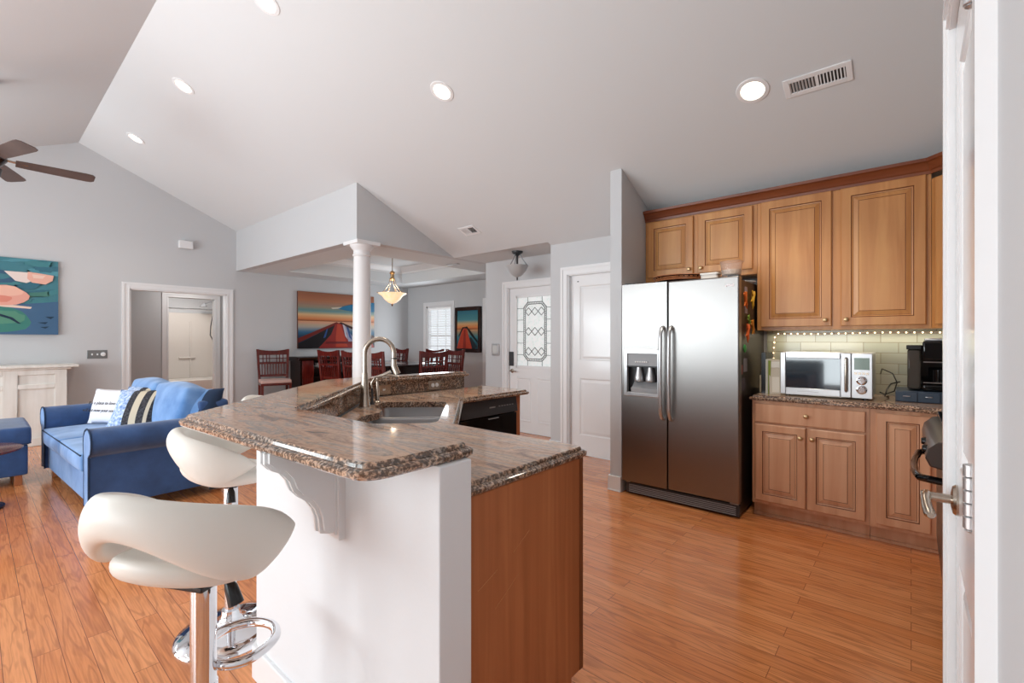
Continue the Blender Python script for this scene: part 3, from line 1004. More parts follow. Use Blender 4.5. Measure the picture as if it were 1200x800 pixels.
MB().tube([(q.x, q.y, 0.288), (q.x, q.y, 0.28)], 0.0168, 14).build('collar', M['dark'], t)
# soap dispenser
so = (-2.55, 1.67)
t = thing('soap_dispenser', 'slim dark metal soap dispenser pump beside the faucet', 'soap dispenser', (so[0], so[1], ZL))
MB().lathe([(0.022, 0), (0.022, 0.006), (0.013, 0.012), (0.011, 0.09), (0.008, 0.095), (0.008, 0.14)], (0, 0, 0), 18).build('post', M['nickel'], t)
MB().tube([(0, 0, 0.135), (0.004, -0.002, 0.155), (0.03, 0.02, 0.17), (0.07, 0.055, 0.17), (0.1, 0.085, 0.16)], [0.009, 0.01, 0.0085, 0.008, 0.006], 12).build('spout', M['nickel'], t)
# side lever on a thin curved stem
t = thing('filter_tap', 'small dark side lever curved beside the faucet', 'tap', (-2.50, 1.60, ZL))
MB().lathe([(0.016, 0), (0.015, 0.01), (0.008, 0.02), (0.006, 0.10)], (0, 0, 0), 16).build('stem', M['dark'], t)
MB().tube([(0, 0, 0.095), (-0.006, 0.0, 0.13), (0.01, 0.015, 0.165), (0.05, 0.045, 0.18), (0.085, 0.075, 0.2)], [0.006, 0.006, 0.007, 0.009, 0.011], 10).build('lever', M['nickel'], t)
# outlet plates on the raised backsplash
def outlet(y, kind):
    t = thing('outlet_plate' if kind else 'switch_plate', 'steel double outlet plate on the granite backsplash' if kind else 'steel single switch plate on the granite backsplash, nearer the faucet', 'outlet' if kind else 'switch', (-2.825, y, 0.948))
    MB().box(0, 0.006, -0.058, 0.058, -0.036, 0.036).build('plate', M['nickel'], t, bevel=0.002)
    if kind:
        for s_ in (-0.02, 0.02):
            MB().lathe([(0.016, 0.006), (0.016, 0.0095), (0.012, 0.010)], (0, s_, 0), 14, 'x').build('socket', M['white'], t)
    else:
        MB().box(0.006, 0.011, -0.010, 0.010, -0.006, 0.006).build('switch', M['white'], t, bevel=0.001)
outlet(1.90, 0)
outlet(2.36, 1)

# island cabinets
t = thing('island_cabinet', 'island base cabinet with tall cherry wood end panel', 'cabinet', (-1.28, 1.13, 0))
MB().extr([(-0.328, 0.0), (0.26, 0.0), (0.26, 0.10), (0.335, 0.10), (0.335, 0.868), (-0.328, 0.868)], 'x', 0.345, 0.365).build('end_panel', M['panel'], t, smooth=0)
MB().box(0.365, 0.3662, 0.312, 0.335, 0.10, 0.868).build('corner_stile', M['glaze'], t, smooth=0)
MB().box(-0.35, 0.345, -0.328, 0.315, 0.10, 0.868).box(-0.35, 0.345, -0.328, 0.25, 0, 0.10).build('body', M['panel'], t, smooth=0)
d = place_door(t, 'door', 0.33, 0.315, 0.12, 0.32, 0.73, 0.02, [M['maple'], M['glaze']], (0.04, 0.62), rz=pi)
d = place_door(t, 'door', 0.0, 0.315, 0.12, 0.32, 0.73, 0.02, [M['maple'], M['glaze']], (0.28, 0.62), rz=pi)
# small scratches belong to the end panel
for a, b in (((-0.21, 0.60), (-0.13, 0.63)), ((-0.06, 0.655), (0.02, 0.70)), ((-0.14, 0.52), (-0.03, 0.585))):
    MB().tube([(0.3655, a[0], a[1]), (0.3655, b[0], b[1])], 0.0007, 5).build('scratch', M['maple'], t)
t = thing('sink_cabinet', 'diagonal cherry sink base cabinet under the island sink', 'cabinet', (-2.0, 1.6, 0))
cab = [(-1.64, 0.82), (-1.86, 0.82), (-2.82, 1.78), (-2.82, 2.17), (-2.365, 2.17), (-2.365, 2.12), (-1.64, 1.445)]
cabi = [(p[0]+2.0, p[1]-1.6) for p in cab]
MB().prism(offset_poly(cabi, 0.012), 0, 0.10).build('plinth', M['panel'], t, smooth=0)
mb = MB()
n = len(cabi)
mb.prism(cabi, 0.10, 0.60)
mb.build('body', M['panel'], t, smooth=0)
mb = MB()
a, b = Vector(cabi[-1]), Vector(cabi[-2])
nn = Vector((-(b-a).normalized().y, (b-a).normalized().x))
if nn.dot(Vector((1, 1))) > 0: nn = -nn
mb.prism([tuple(a), tuple(b), tuple(b+nn*0.02), tuple(a+nn*0.02)], 0.60, 0.868)
c_, d_ = Vector(cabi[-2]), Vector(cabi[-3])
mb.prism([tuple(c_), tuple(d_), (d_.x-0.02, d_.y), (c_.x-0.02, c_.y)], 0.60, 0.868)
mb.build('front_frame', M['panel'], t, smooth=0)
# dishwasher
t = thing('dishwasher', 'black dishwasher under the far leg of the island worktop', 'dishwasher', (-2.6, 2.50, 0))
MB().box(-0.21, 0.225, -0.31, 0.30, 0.09, 0.862).box(-0.21, 0.17, -0.31, 0.30, 0, 0.09).build('body', M['black'], t, smooth=0)
MB().box(0.225, 0.25, -0.305, 0.295, 0.11, 0.735).build('door', M['blackgl'], t, bevel=0.004)
MB().hexa([(0.225, -0.305, 0.745), (0.262, -0.305, 0.745), (0.262, 0.295, 0.745), (0.225, 0.295, 0.745),
           (0.225, -0.305, 0.858), (0.245, -0.305, 0.858), (0.245, 0.295, 0.858), (0.225, 0.295, 0.858)]).build('control_panel', M['dark'], t, bevel=0.003)
for k in range(6):
    MB().box(0.250, 0.2575, 0.08+k*0.03, 0.095+k*0.03, 0.80, 0.806).build('button', M['grey'], t, smooth=0)
MB().box(0.250, 0.2575, -0.02, 0.04, 0.797, 0.806).build('nameplate', M['grey'], t, smooth=0)
MB().box(0.25, 0.256, -0.03, 0.08, 0.715, 0.722).build('badge', M['grey'], t, smooth=0)
t = thing('island_end_panel', 'narrow cherry end panel beside the dishwasher', 'panel', (-2.6, 2.84, 0))
MB().box(-0.2, 0.235, -0.035, 0.015, 0, 0.868).build('panel', M['panel'], t, bevel=0.003)

# ================================================================== BAR STOOLS
def make_stool(label):
    t = thing('bar_stool', label, 'bar stool', (0, 0, 0), 0, 'white swoop-back bar stools at the island bar')
    # local: faces +Y
    MB().lathe([(0.215, 0.0), (0.215, 0.006), (0.205, 0.016), (0.16, 0.030), (0.09, 0.042), (0.05, 0.052), (0.038, 0.075), (0.036, 0.10)], (0, 0, 0), 48).build('base', M['chrome'], t, smooth=60)
    MB().lathe([(0.025, 0.08), (0.025, 0.41), (0.032, 0.412), (0.032, 0.432), (0.029, 0.435), (0.029, 0.69)], (0, 0, 0), 32).build('outer_column', M['chrome'], t)
    MB().lathe([(0.020, 0.68), (0.020, 0.725)], (0, 0, 0), 24).build('piston', M['chrome'], t)
    pts = []
    for k in range(0, 21):
        a = radians(-52+k*284/20.0)+0
        # loop in front of the column
        pass
    loop = [(x*0.62, y*0.68+0.006, 0.465) for x, y in ((0, 0.03), (-0.07, 0.032), (-0.125, 0.07), (-0.145, 0.14), (-0.13, 0.22), (-0.07, 0.275), (0, 0.29), (0.07, 0.275), (0.13, 0.22), (0.145, 0.14), (0.125, 0.07), (0.07, 0.032))]
    # smooth the loop
    sm = []
    n = len(loop)
    for i in range(n):
        p0, p1, p2, p3 = [Vector(loop[(i+j) % n]) for j in (-1, 0, 1, 2)]
        for j in range(4):
            u = j/4
            sm.append(tuple(0.5*((2*p1)+(-p0+p2)*u+(2*p0-5*p1+4*p2-p3)*u*u+(-p0+3*p1-3*p2+p3)*u**3)))
    MB().tube(sm, 0.0125, 12, closed=True).build('foot_ring', M['chrome'], t)
    MB().box(-0.08, 0.08, -0.08, 0.08, 0.708, 0.722).lathe([(0.034, 0.69), (0.04, 0.708)], (0, 0, 0), 20).build('seat_plate', M['black'], t, bevel=0.003)
    h = MB().tube([(0.02, 0.01, 0.71), (0.06, 0.0, 0.71), (0.075, 0.0, 0.70)], 0.005, 8).build('lift_lever', M['chrome'], t)
    MB().tube([(0.073, 0, 0.703), (0.084, 0, 0.685), (0.10, 0, 0.645)], [0.008, 0.015, 0.018], 12).build('grip', M['black'], h)
    # seat pad: rounded wedge, dished
    mb = MB()
    seg = 36
    rs = []
    for (k, z, th) in ((0.05, 0.0, -1), (0.55, -0.002, -1), (0.86, 0.006, -1), (0.97, 0.02, -1), (1.0, 0.042, 0), (0.97, 0.066, 1), (0.88, 0.078, 1), (0.6, 0.074, 1), (0.05, 0.066, 1)):
        ring = []
        for i in range(seg):
            a = 2*pi*i/seg
            x = 0.17*cos(a)*k
            y = 0.185*sin(a)*k-0.005
            zz = 0.718+z*0.85+0.055*max(0, -y/0.2)**2 - 0.03*max(0, y/0.2)**2*(1 if k > .8 else .6)
            ring.append((x, y, zz))
        rs.append(ring)
    mb.rings(rs)
    mb.build('seat', M['leather'], t, smooth=80, subsurf=1)
    # swoop back: crescent band
    n = 40
    rs = []
    for i in range(n+1):
        u = -1+2*i/n                     # -1 .. 1 along the crescent
        a = -pi/2+u*radians(122)
        rx, ry = 0.205, 0.20
        k = abs(u)
        x = rx*cos(a)
        y = ry*sin(a)
        zt_ = 0.972-0.095*k**1.4-0.075*k**5     # top and bottom edge of the band
        zb_ = 0.872-0.125*math.sin(min(1, k/0.62)*pi/2)**2+(0.075*((k-0.62)/0.38)**1.15 if k > 0.62 else 0)
        hgt = (zt_-zb_)/2
        thk = 0.034*(1-0.5*k**2)
        if k > 0.84:
            f_ = max(0.25, math.sqrt(max(0, 1-((k-0.84)/0.16)**2)))
            hgt *= f_; thk *= f_
        zc = (zt_+zb_)/2
        lean = -0.05
        # outward direction
        od = Vector((cos(a)/rx, sin(a)/ry)).normalized()
        ring = []
        for j in range(14):
            b = 2*pi*j/14
            o_ = thk*cos(b)
            v_ = hgt*sin(b)
            oo = o_+lean*v_
            ring.append((x+od.x*oo, y+od.y*oo, zc+v_))
        rs.append(ring)
    MB().rings(rs).build('backrest', M['leather'], t, smooth=80, subsurf=1)
    return t
s1 = make_stool('nearest white leather swoop-back bar stool with chrome column and footrest')
s1.location = (-1.36, 0.385, 0)
s1.rotation_euler = (0, 0, radians(27))
s2 = dup(s1, (-2.31, 0.76, 0), radians(-18), 'middle white bar stool, its seat half hidden behind the island wall')
s3 = dup(s1, (-3.25, 1.36, 0), radians(-50), 'farthest white bar stool with only its back rim showing past the bar edge')
for ch in list(s2.children)+list(s3.children):      # both set a little lower than the nearest one
    n_ = ch.name.split('.')[0]
    if n_ in ('seat', 'backrest', 'seat_plate', 'lift_lever', 'piston'):
        ch.location.z -= 0.045
    elif n_ == 'outer_column':
        ch.scale.z = 0.93

# ================================================================== KITCHEN RUN
KZ = 0.893
FYK = 3.785     # cabinet face
t = thing('base_cabinet', 'wide maple base cabinet with one drawer over two doors below the microwave', 'cabinet', (-0.55, 4.1, 0))
W2 = [M['maple_floor_lit'], M['glaze']]
MB().box(-0.345, 0.345, FYK-4.1, 0.325, 0.10, KZ-0.036).box(-0.345, 0.345, FYK-4.1+0.06, 0.325, 0, 0.10).build('body', M['maple_floor_lit'], t, smooth=0)
d = place_door(t, 'drawer', -0.325, FYK-4.1, 0.70, 0.65, 0.135, 0.02, W2, (0.325, 0.07), flat=True)
place_door(t, 'door', -0.325, FYK-4.1, 0.125, 0.32, 0.56, 0.02, W2, (0.29, 0.49))
place_door(t, 'door', 0.005, FYK-4.1, 0.125, 0.32, 0.56, 0.02, W2, (0.03, 0.49))
MB().box(-0.345, 0.345, FYK-4.1+0.045, FYK-4.1+0.06, 0, 0.018).build('toe_moulding', M['maple_floor_lit'], t, smooth=0)
t = thing('base_cabinet', 'narrow maple base cabinet with one tall door, left of the oven', 'cabinet', (0.0, 4.1, 0))
MB().prism([(-0.203, FYK-4.1), (0.14, FYK-4.1), (0.14, -0.6), (0.72, -0.6), (0.72, 0.325), (-0.203, 0.325)], 0.10, KZ-0.036).prism([(-0.203, FYK-4.1+0.06), (0.2, FYK-4.1+0.06), (0.2, -0.6), (0.72, -0.6), (0.72, 0.325), (-0.203, 0.325)], 0, 0.10).build('body', M['maple_floor_lit'], t, smooth=0)
place_door(t, 'door', -0.17, FYK-4.1, 0.125, 0.26, 0.71, 0.02, W2, (0.235, 0.60))
MB().box(-0.203, 0.19, FYK-4.1+0.045, FYK-4.1+0.06, 0, 0.018).build('toe_moulding', M['maple_floor_lit'], t, smooth=0)
kc = [(-0.91, 3.755), (0.02, 3.755), (0.11, 3.70), (0.11, 3.49), (0.735, 3.49), (0.735, 4.415), (-0.91, 4.415)]
o = slab('kitchen_counter', [(p[0], p[1]-4.1) for p in kc], KZ, 0.035, None)
o.location = (0, 4.1, 0)
tag(o, 'granite worktop under the microwave and coffee maker', 'countertop')
o = MB().box(-0.93, 0.75, -0.013, 0.0, -0.24, 0.246).build('tile_backsplash', M['tile'], None, smooth=0)
o.location = (0, KY, 1.134)
tag(o, 'glossy sage green subway tile backsplash behind the microwave', 'backsplash')
# uppers
UF = 4.10
W1_ = [M['maple'], M['glaze']]
TOPZ = 2.40
def upper(x0, x1, z0, doors, label, name='wall_cabinet'):
    t = thing(name, label, 'cabinet', ((x0+x1)/2, UF, z0))
    cx = (x0+x1)/2
    yb = KY-UF-0.003
    zt = TOPZ-z0
    MB().box(x0-cx, x1-cx, 0, yb, 0, min(zt, 2.39-z0)).build('body', M['maple'], t, smooth=0)
    MB().box(x0-cx, x1-cx, -0.002, 0.0, 0, zt).build('face_frame', M['maple'], t, smooth=0)
    for (a, b, zz0, zz1, kx) in doors:
        place_door(t, 'door', a-cx, -0.002, zz0-z0, b-a, zz1-zz0, 0.02, W1_, (kx-a, 0.045), stile=0.06)
    return t
upper(-1.876, -0.935, 1.83, [(-1.85, -1.435, 1.87, 2.375, -1.465), (-1.395, -0.965, 1.87, 2.375, -1.365)], 'short maple wall cabinet with two doors above the refrigerator')
upper(-0.933, 0.10, 1.375, [(-0.905, -0.44, 1.40, 2.385, -0.475), (-0.385, 0.075, 1.40, 2.385, -0.35)], 'tall maple wall cabinet with two doors above the microwave')
t = thing('wall_cabinet', 'corner maple wall cabinet partly hidden by the pantry door edge', 'cabinet', (0.4, 4.1, 1.375))
MB().prism([(-0.298, 0.0), (0.035, -0.333), (0.345, -0.333), (0.345, 0.325), (-0.298, 0.325)], 0, 0.98).build('body', M['maple'], t, smooth=0)
d = place_door(t, 'door', -0.27, -0.03, 0.025, 0.40, 0.95, 0.02, W1_, (0.36, 0.05), rz=-pi/4)
# crown
def crown(path, label):
    """path list of 2d points, moulding to the -normal side (towards viewer)"""
    pr = [(0.0, 2.385), (0.012, 2.385), (0.014, 2.405), (0.022, 2.412), (0.03, 2.43), (0.045, 2.452), (0.058, 2.46), (0.06, 2.48), (0.0, 2.48)]
    mb = MB()
    rs = []
    n = len(path)
    for i in range(n):
        p = Vector(path[i])
        if i == 0: d1 = d2 = (Vector(path[1])-p).normalized()
        elif i == n-1: d1 = d2 = (p-Vector(path[i-1])).normalized()
        else:
            d1 = (p-Vector(path[i-1])).normalized(); d2 = (Vector(path[i+1])-p).normalized()
        n1 = Vector((d1.y, -d1.x)); n2 = Vector((d2.y, -d2.x))
        m_ = (n1+n2)/(1+n1.dot(n2))
        rs.append([(p.x+m_.x*a, p.y+m_.y*a, z) for a, z in pr])
    mb.rings(rs)
    return mb
o = crown([(0, 0), (1.976, 0), (2.35, -0.374)], '').build('cabinet_crown', M['crown'], None, smooth=20)
for v in o.data.vertices: v.co.z -= 2.385
o.location = (-1.876, 4.098, 2.385)
tag(o, 'dark cherry crown moulding running along the top of the wall cabinets', 'moulding')

# rope light under the cabinets
t = thing('rope_light', 'warm glowing rope light strung under the wall cabinets', 'rope light', (-0.86, 4.33, 1.35))
pts = [(-0.012, 0.06, -0.44), (-0.012, 0.06, -0.30), (-0.018, 0.06, -0.16), (-0.005, 0.055, -0.03), (0.02, 0.05, 0.0), (0.3, 0.05, -0.004), (0.7, 0.05, 0.004), (1.1, 0.05, 0.0), (1.5, 0.05, 0.0)]
ro = MB().tube(pts, 0.006, 8).build('rope', M['clear'], t)
L0 = 0
bulbs = []
for i in range(len(pts)-1):
    a, b = Vector(pts[i]), Vector(pts[i+1])
    n = max(1, int((b-a).length/0.042))
    for k in range(n): bulbs.append(a.lerp(b, k/n))
bm0 = MB().lathe([(0.001, -0.005), (0.004, -0.003), (0.0055, 0), (0.004, 0.003), (0.001, 0.005)], (0, 0, 0), 8).build('bulb', M['led'], ro)
bm0.location = bulbs[0]
for b in bulbs[1:]:
    c = bm0.copy(); C.objects.link(c); c.parent = ro; c.location = b
area('rope_light_glow', (-0.35, 4.33, 1.35), (0, 0, 0), 1.1, 0.05, 1.6, (1, 0.88, 0.70))

# microwave
t = thing('microwave', 'silver countertop microwave with dark window and two dials', 'microwave', (-0.465, 4.06, KZ))
MB().box(-0.27, 0.27, -0.13, 0.24, 0.012, 0.315).build('body', M['steel_s'], t, bevel=0.008)
dr = MB()
def frame(mb, x0, x1, z0, z1, X0, X1, Z0, Z1, y0, y1):
    mb.box(x0, X0, y0, y1, z0, z1).box(X1, x1, y0, y1, z0, z1).box(X0, X1, y0, y1, z0, Z0).box(X0, X1, y0, y1, Z1, z1)
frame(dr, -0.27, 0.155, 0.012, 0.315, -0.235, 0.095, 0.06, 0.275, -0.16, -0.13)
dr = dr.build('door', M['steel_s'], t, bevel=0.004)
MB().box(-0.235, 0.095, -0.152, -0.14, 0.06, 0.275).build('window', M['mirror'], dr, smooth=0)
mb = MB()
mb.tube([(0.128, -0.16, 0.055), (0.128, -0.185, 0.062), (0.128, -0.188, 0.10), (0.128, -0.188, 0.235), (0.128, -0.185, 0.273), (0.128, -0.16, 0.28)], 0.009, 10)
mb.build('handle', M['nickel'], dr)
cp_ = MB().box(0.157, 0.27, -0.16, -0.13, 0.012, 0.315).build('control_panel', M['steel_s'], t, bevel=0.003)
MB().box(0.172, 0.255, -0.162, -0.16, 0.205, 0.285).build('display', cm('8FA39C', 0.1), cp_, smooth=0)
for k in range(4): MB().box(0.172+k*0.0215, 0.172+k*0.0215+0.016, -0.163, -0.16, 0.172, 0.188).build('button', M['nickel'], cp_, smooth=0)
for z in (0.132, 0.07):
    MB().lathe([(0.03, -0.16), (0.03, -0.166), (0.024, -0.168), (0.022, -0.182), (0.018, -0.186)], (0.213, 0, z), 24, 'y').box(0.21, 0.216, -0.189, -0.182, z-0.018, z+0.018).build('dial', M['chrome'], cp_)
MB().tube([(-0.16, -0.161, 0.036), (-0.10, -0.1615, 0.040), (-0.03, -0.161, 0.034)], 0.0014, 6).build('emblem', M['grey'], dr)
for x in (-0.23, 0.23):
    for y in (-0.1, 0.2):
        MB().lathe([(0.015, 0), (0.015, 0.013)], (x, y, 0), 12).build('foot', M['black'], t)
# cord behind it
o = MB().tube([(-0.17, 4.20, 0.93), (-0.14, 4.2, 0.915), (-0.09, 4.22, 0.94), (-0.075, 4.24, 1.0), (-0.10, 4.27, 1.06), (-0.16, 4.30, 1.09), (-0.17, 4.33, 1.05)], 0.004, 8).build('power_cord', M['black'], None)
tag(o, 'black looping power cord behind the right side of the microwave', 'cord')
o = MB().tube([(-0.125, 4.28, 0.90), (-0.12, 4.2, 0.90), (-0.14, 4.15, 0.905), (-0.13, 4.2, 0.95), (-0.11, 4.3, 0.985), (-0.06, 4.33, 1.0)], 0.005, 8).build('power_cord', M['black'], None)
tag(o, 'black power cord of the coffee maker lying on the granite', 'cord')

# coffee pod drawer + coffee maker + mug
t = thing('pod_drawer', 'low slate blue coffee pod drawer under the coffee maker', 'drawer box', (0.075, 4.15, KZ))
MB().box(-0.155, 0.175, -0.15, 0.16, 0, 0.072).build('body', M['slate'], t, bevel=0.003)
for x0, x1 in ((-0.15, -0.045), (-0.04, 0.065), (0.07, 0.17)):
    d = MB().box(x0, x1, -0.158, -0.15, 0.004, 0.066).build('drawer', M['slate'], t, bevel=0.002)
    MB().box((x0+x1)/2-0.018, (x0+x1)/2+0.018, -0.163, -0.158, 0.036, 0.042).build('pull', M['chrome'], d, smooth=0)
t = thing('coffee_maker', 'black single-cup coffee maker with silver lid', 'coffee maker', (0.115, 4.15, KZ+0.072))
MB().box(-0.125, 0.11, 0.02, 0.15, 0.0, 0.30).box(-0.06, 0.11, -0.12, 0.05, 0.20, 0.325).box(-0.06, 0.11, -0.12, 0.02, 0.0, 0.045).build('body', M['blackgl'], t, bevel=0.012, bseg=3)
MB().box(-0.135, -0.066, -0.10, 0.04, 0.01, 0.27).build('water_tank', mat('smoked_plastic', '5C544C', 0.1, trans=0.5), t, bevel=0.01)
MB().box(-0.14, -0.062, -0.105, 0.045, 0.27, 0.30).build('tank_lid', M['black'], t, bevel=0.005)
MB().box(-0.05, 0.10, -0.10, 0.06, 0.325, 0.345).build('lid', M['steel_s'], t, bevel=0.008)
MB().box(-0.055, 0.105, -0.124, -0.12, 0.055, 0.06).box(-0.055, 0.105, -0.1235, -0.12, 0.188, 0.194).build('trim_band', M['chrome'], t, smooth=0)
t = thing('coffee_mug', 'dark mug with handle standing on the coffee maker tray', 'mug', (0.135, 4.08, KZ+0.072+0.046))
MB().lathe([(0.035, 0), (0.04, 0.005), (0.042, 0.095), (0.038, 0.095), (0.036, 0.01)], (0, 0, 0), 24).build('cup', M['blackgl'], t)
MB().tube([(0.04, 0, 0.08), (0.065, 0, 0.075), (0.07, 0, 0.05), (0.06, 0, 0.025), (0.04, 0, 0.02)], 0.006, 8).build('handle', M['dark'], t)

# books left of the microwave
def book(x0, x1, y0, y1, h, m, label, lean=0.0, cat='book', pages=True):
    t = thing('cookbook', label, cat, ((x0+x1)/2, (y0+y1)/2, KZ+abs(lean)*(x1-x0)/2), 0, 'cookbooks beside the microwave')
    t.rotation_euler = (0, lean, 0)
    w_, d_ = (x1-x0)/2, (y1-y0)/2
    MB().box(-w_, -w_+0.003, -d_, d_, 0, h).box(w_-0.003, w_, -d_, d_, 0, h).box(-w_+0.003, w_-0.003, -d_, -d_+0.004, 0, h).build('cover', m, t, smooth=0)
    MB().box(-w_+0.003, w_-0.003, -d_+0.004, d_-0.004, 0.004, h-0.004).build('pages', M['cream'], t, smooth=0)
    return t
book(-0.902, -0.878, 4.03, 4.22, 0.13, cm('C9B9A0'), 'short tan book at the left end of the cookbook row', 0)
book(-0.872, -0.842, 3.95, 4.2, 0.31, M['black'], 'tall black book in the cookbook row beside the refrigerator')
book(-0.838, -0.822, 3.93, 4.15, 0.26, cm('D8D8CE'), 'thin white book next to the tall black book')
book(-0.818, -0.802, 3.92, 4.14, 0.25, cm('8A9A3E'), 'thin olive green book in the cookbook row')
t = thing('recipe_book', 'cream leaning recipe book with a framed cover, right end of the cookbooks', 'book', (-0.805, 3.9, KZ), radians(24))
t.rotation_euler = (radians(-8), 0, radians(20))
MB().box(0, 0.075, 0, 0.03, 0, 0.26).build('cover', cm('CFC6B6'), t, bevel=0.003)
MB().box(0.018, 0.066, -0.002, 0, 0.015, 0.13).build('label_frame', cm('E6E0D4'), t, smooth=0)
MB().box(0.006, 0.07, -0.003, 0, 0.20, 0.245).build('title_strip', cm('E9E6DE'), t, smooth=0)
t = thing('candle_jar', 'small pale candle in the corner left of the microwave', 'candle', (-0.795, 4.25, KZ))
MB().lathe([(0.03, 0), (0.032, 0.004), (0.032, 0.10), (0.026, 0.10), (0.025, 0.09), (0.004, 0.088)], (0, 0, 0), 20).build('jar', cm('F0E8D8', 0.3), t)
MB().lathe([(0.0015, 0.088), (0.0015, 0.11)], (0, 0, 0), 8).build('wick', M['ink'], t)

# refrigerator
FR = (-1.40, 3.6, 0)
t = thing('refrigerator', 'large stainless side-by-side refrigerator with dispenser in its left door', 'refrigerator', FR)
x0, x1 = -0.46, 0.462
xs_ = -0.067
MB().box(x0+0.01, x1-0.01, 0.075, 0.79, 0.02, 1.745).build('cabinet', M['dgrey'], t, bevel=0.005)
# right door
MB().box(xs_+0.004, x1, 0, 0.07, 0.115, 1.762).build('door', M['steel'], t, bevel=0.010, bseg=3)
# left door with dispenser opening
mb = MB()
dx0, dx1, dz0, dz1 = -0.435, -0.135, 0.84, 1.215
frame(mb, x0, xs_-0.004, 0.115, 1.762, dx0, dx1, dz0, dz1, 0, 0.07)
ld = mb.build('door', M['steel'], t, smooth=0)
mb = MB()
frame(mb, dx0-0.006, dx1+0.006, dz0-0.006, dz1+0.006, dx0+0.022, dx1-0.012, dz0+0.025, dz1-0.03, -0.006, 0.03)
mb.build('dispenser_frame', M['steel_s'], ld, bevel=0.003)
mb = MB().box(dx0, dx1, 0.005, 0.03, 1.08, dz1)
mb.build('dispenser_panel', M['grey'], ld, smooth=0)
for k in range(6):
    MB().lathe([(0.006, -0.006), (0.006, 0.006)], (-0.335+k*0.019, 0.0, 1.118), 10, 'y').build('button', M['white'], ld)
MB().box(dx0+0.01, dx1-0.01, 0.065, 0.069, dz0, 1.09).box(dx0+0.005, dx0+0.012, 0.0, 0.069, dz0, 1.09).box(dx1-0.012, dx1-0.005, 0.0, 0.069, dz0, 1.09).box(dx0+0.01, dx1-0.01, 0.0, 0.069, 1.075, 1.085).build('recess', M['dark'], ld, smooth=0)
MB().extr([(0.0, 0.865), (0.066, 0.865), (0.066, 0.955), (0.03, 0.915), (0.0, 0.90)], 'x', dx0+0.055, dx1-0.014).build('drip_tray', M['grey'], ld, bevel=0.004)
for x in (-0.325, -0.225):
    MB().lathe([(0.022, 1.075), (0.026, 1.04), (0.036, 1.0), (0.040, 0.97), (0.038, 0.955), (0.02, 0.95)], (x, 0.04, 0), 20).build('paddle', M['steel_s'], ld)
for s_, par in ((-1, ld), (1, None)):
    x = xs_+s_*0.034
    z0_, z1_ = 0.67, 1.40
    pts = [(x, 0.002, z0_), (x, -0.03, z0_+0.01), (x, -0.052, z0_+0.05)]
    for k in range(9):
        pts.append((x, -0.055-0.006*sin(pi*k/8), z0_+0.09+(z1_-z0_-0.18)*k/8))
    pts += [(x, -0.052, z1_-0.05), (x, -0.03, z1_-0.01), (x, 0.002, z1_)]
    MB().tube(pts, 0.0145, 12).build('handle', M['steel_s'], ld if s_ < 0 else t)
mb = MB().box(x0+0.02, x1-0.004, 0.03, 0.07, 0.012, 0.10)
gr = mb.build('toe_grille', M['dark'], t, bevel=0.003)
mb = MB()
for k in range(5): mb.box(x0+0.05, x1-0.03, 0.025, 0.03, 0.022+k*0.014, 0.028+k*0.014)
mb.build('louvres', M['grey'], gr, smooth=0)
mb = MB().box(x0+0.02, x0+0.06, 0.02, 0.07, 0.10, 0.114).box(x1-0.07, x1-0.01, 0.02, 0.07, 0.10, 0.114)
mb.build('hinge_cover', M['grey'], t, bevel=0.003)
MB().box(x0+0.01, x0+0.09, 0.03, 0.12, 1.746, 1.775).box(x1-0.09, x1-0.01, 0.03, 0.12, 1.746, 1.775).build('top_hinge_cover', M['dark'], t, bevel=0.004)
MB().box(x1-0.095, x1-0.035, -0.002, 0, 1.69, 1.705).build('badge', M['chrome'], t, smooth=0)
MB().box(x0+0.04, x1-0.04, 0.2, 0.7, 0, 0.02).build('feet', M['black'], t, smooth=0)

# things on top of the refrigerator (top of cabinet z=1.745)
FT_ = 1.745
t = thing('wicker_tray', 'flat brown woven tray lying on top of the refrigerator', 'tray', (-1.50, 3.95, FT_))
MB().lathe([(0.02, 0.003), (0.16, 0.0), (0.20, 0.05), (0.22, 0.085), (0.21, 0.087), (0.185, 0.05), (0.15, 0.01), (0.02, 0.01)], (0, 0, 0), 36).build('tray', M['espresso'], t)
mb = MB()
for k in range(4):
    mb.tube([((0.215-0.004*k)*cos(2*pi*i/32), (0.215-0.004*k)*sin(2*pi*i/32), 0.088-0.011*k) for i in range(32)], 0.005, 6, closed=True)
mb.build('rim', M['panel'], t)
t = thing('food_container', 'small white lidded container on top of the refrigerator', 'container', (-1.20, 3.80, FT_))
MB().prism(round_poly([(-0.065, -0.045), (0.065, -0.045), (0.065, 0.045), (-0.065, 0.045)], 0.02), 0, 0.065).build('box', cm('D9CFC6', 0.3), t, bevel=0.005)
MB().prism(round_poly([(-0.07, -0.05), (0.07, -0.05), (0.07, 0.05), (-0.07, 0.05)], 0.02), 0.065, 0.078).build('lid', cm('E6E0DA', 0.25), t, bevel=0.003)
t = thing('plastic_tub', 'clear flared plastic tub on top of the refrigerator near its right edge', 'container', (-1.04, 3.78, FT_))
MB().lathe([(0.055, 0), (0.058, 0.004), (0.068, 0.06), (0.075, 0.12), (0.082, 0.15), (0.079, 0.15), (0.072, 0.12), (0.065, 0.06), (0.053, 0.006)], (0, 0, 0), 32).build('tub', M['clear'], t)
MB().lathe([(0.064, 0.05), (0.070, 0.085), (0.066, 0.086), (0.06, 0.05)], (0, 0, 0), 24).build('contents', cm('E9D9CC'), t)
t = thing('serving_plate', 'white oval plate lying at the back right of the refrigerator top', 'plate', (-1.04, 4.10, FT_))
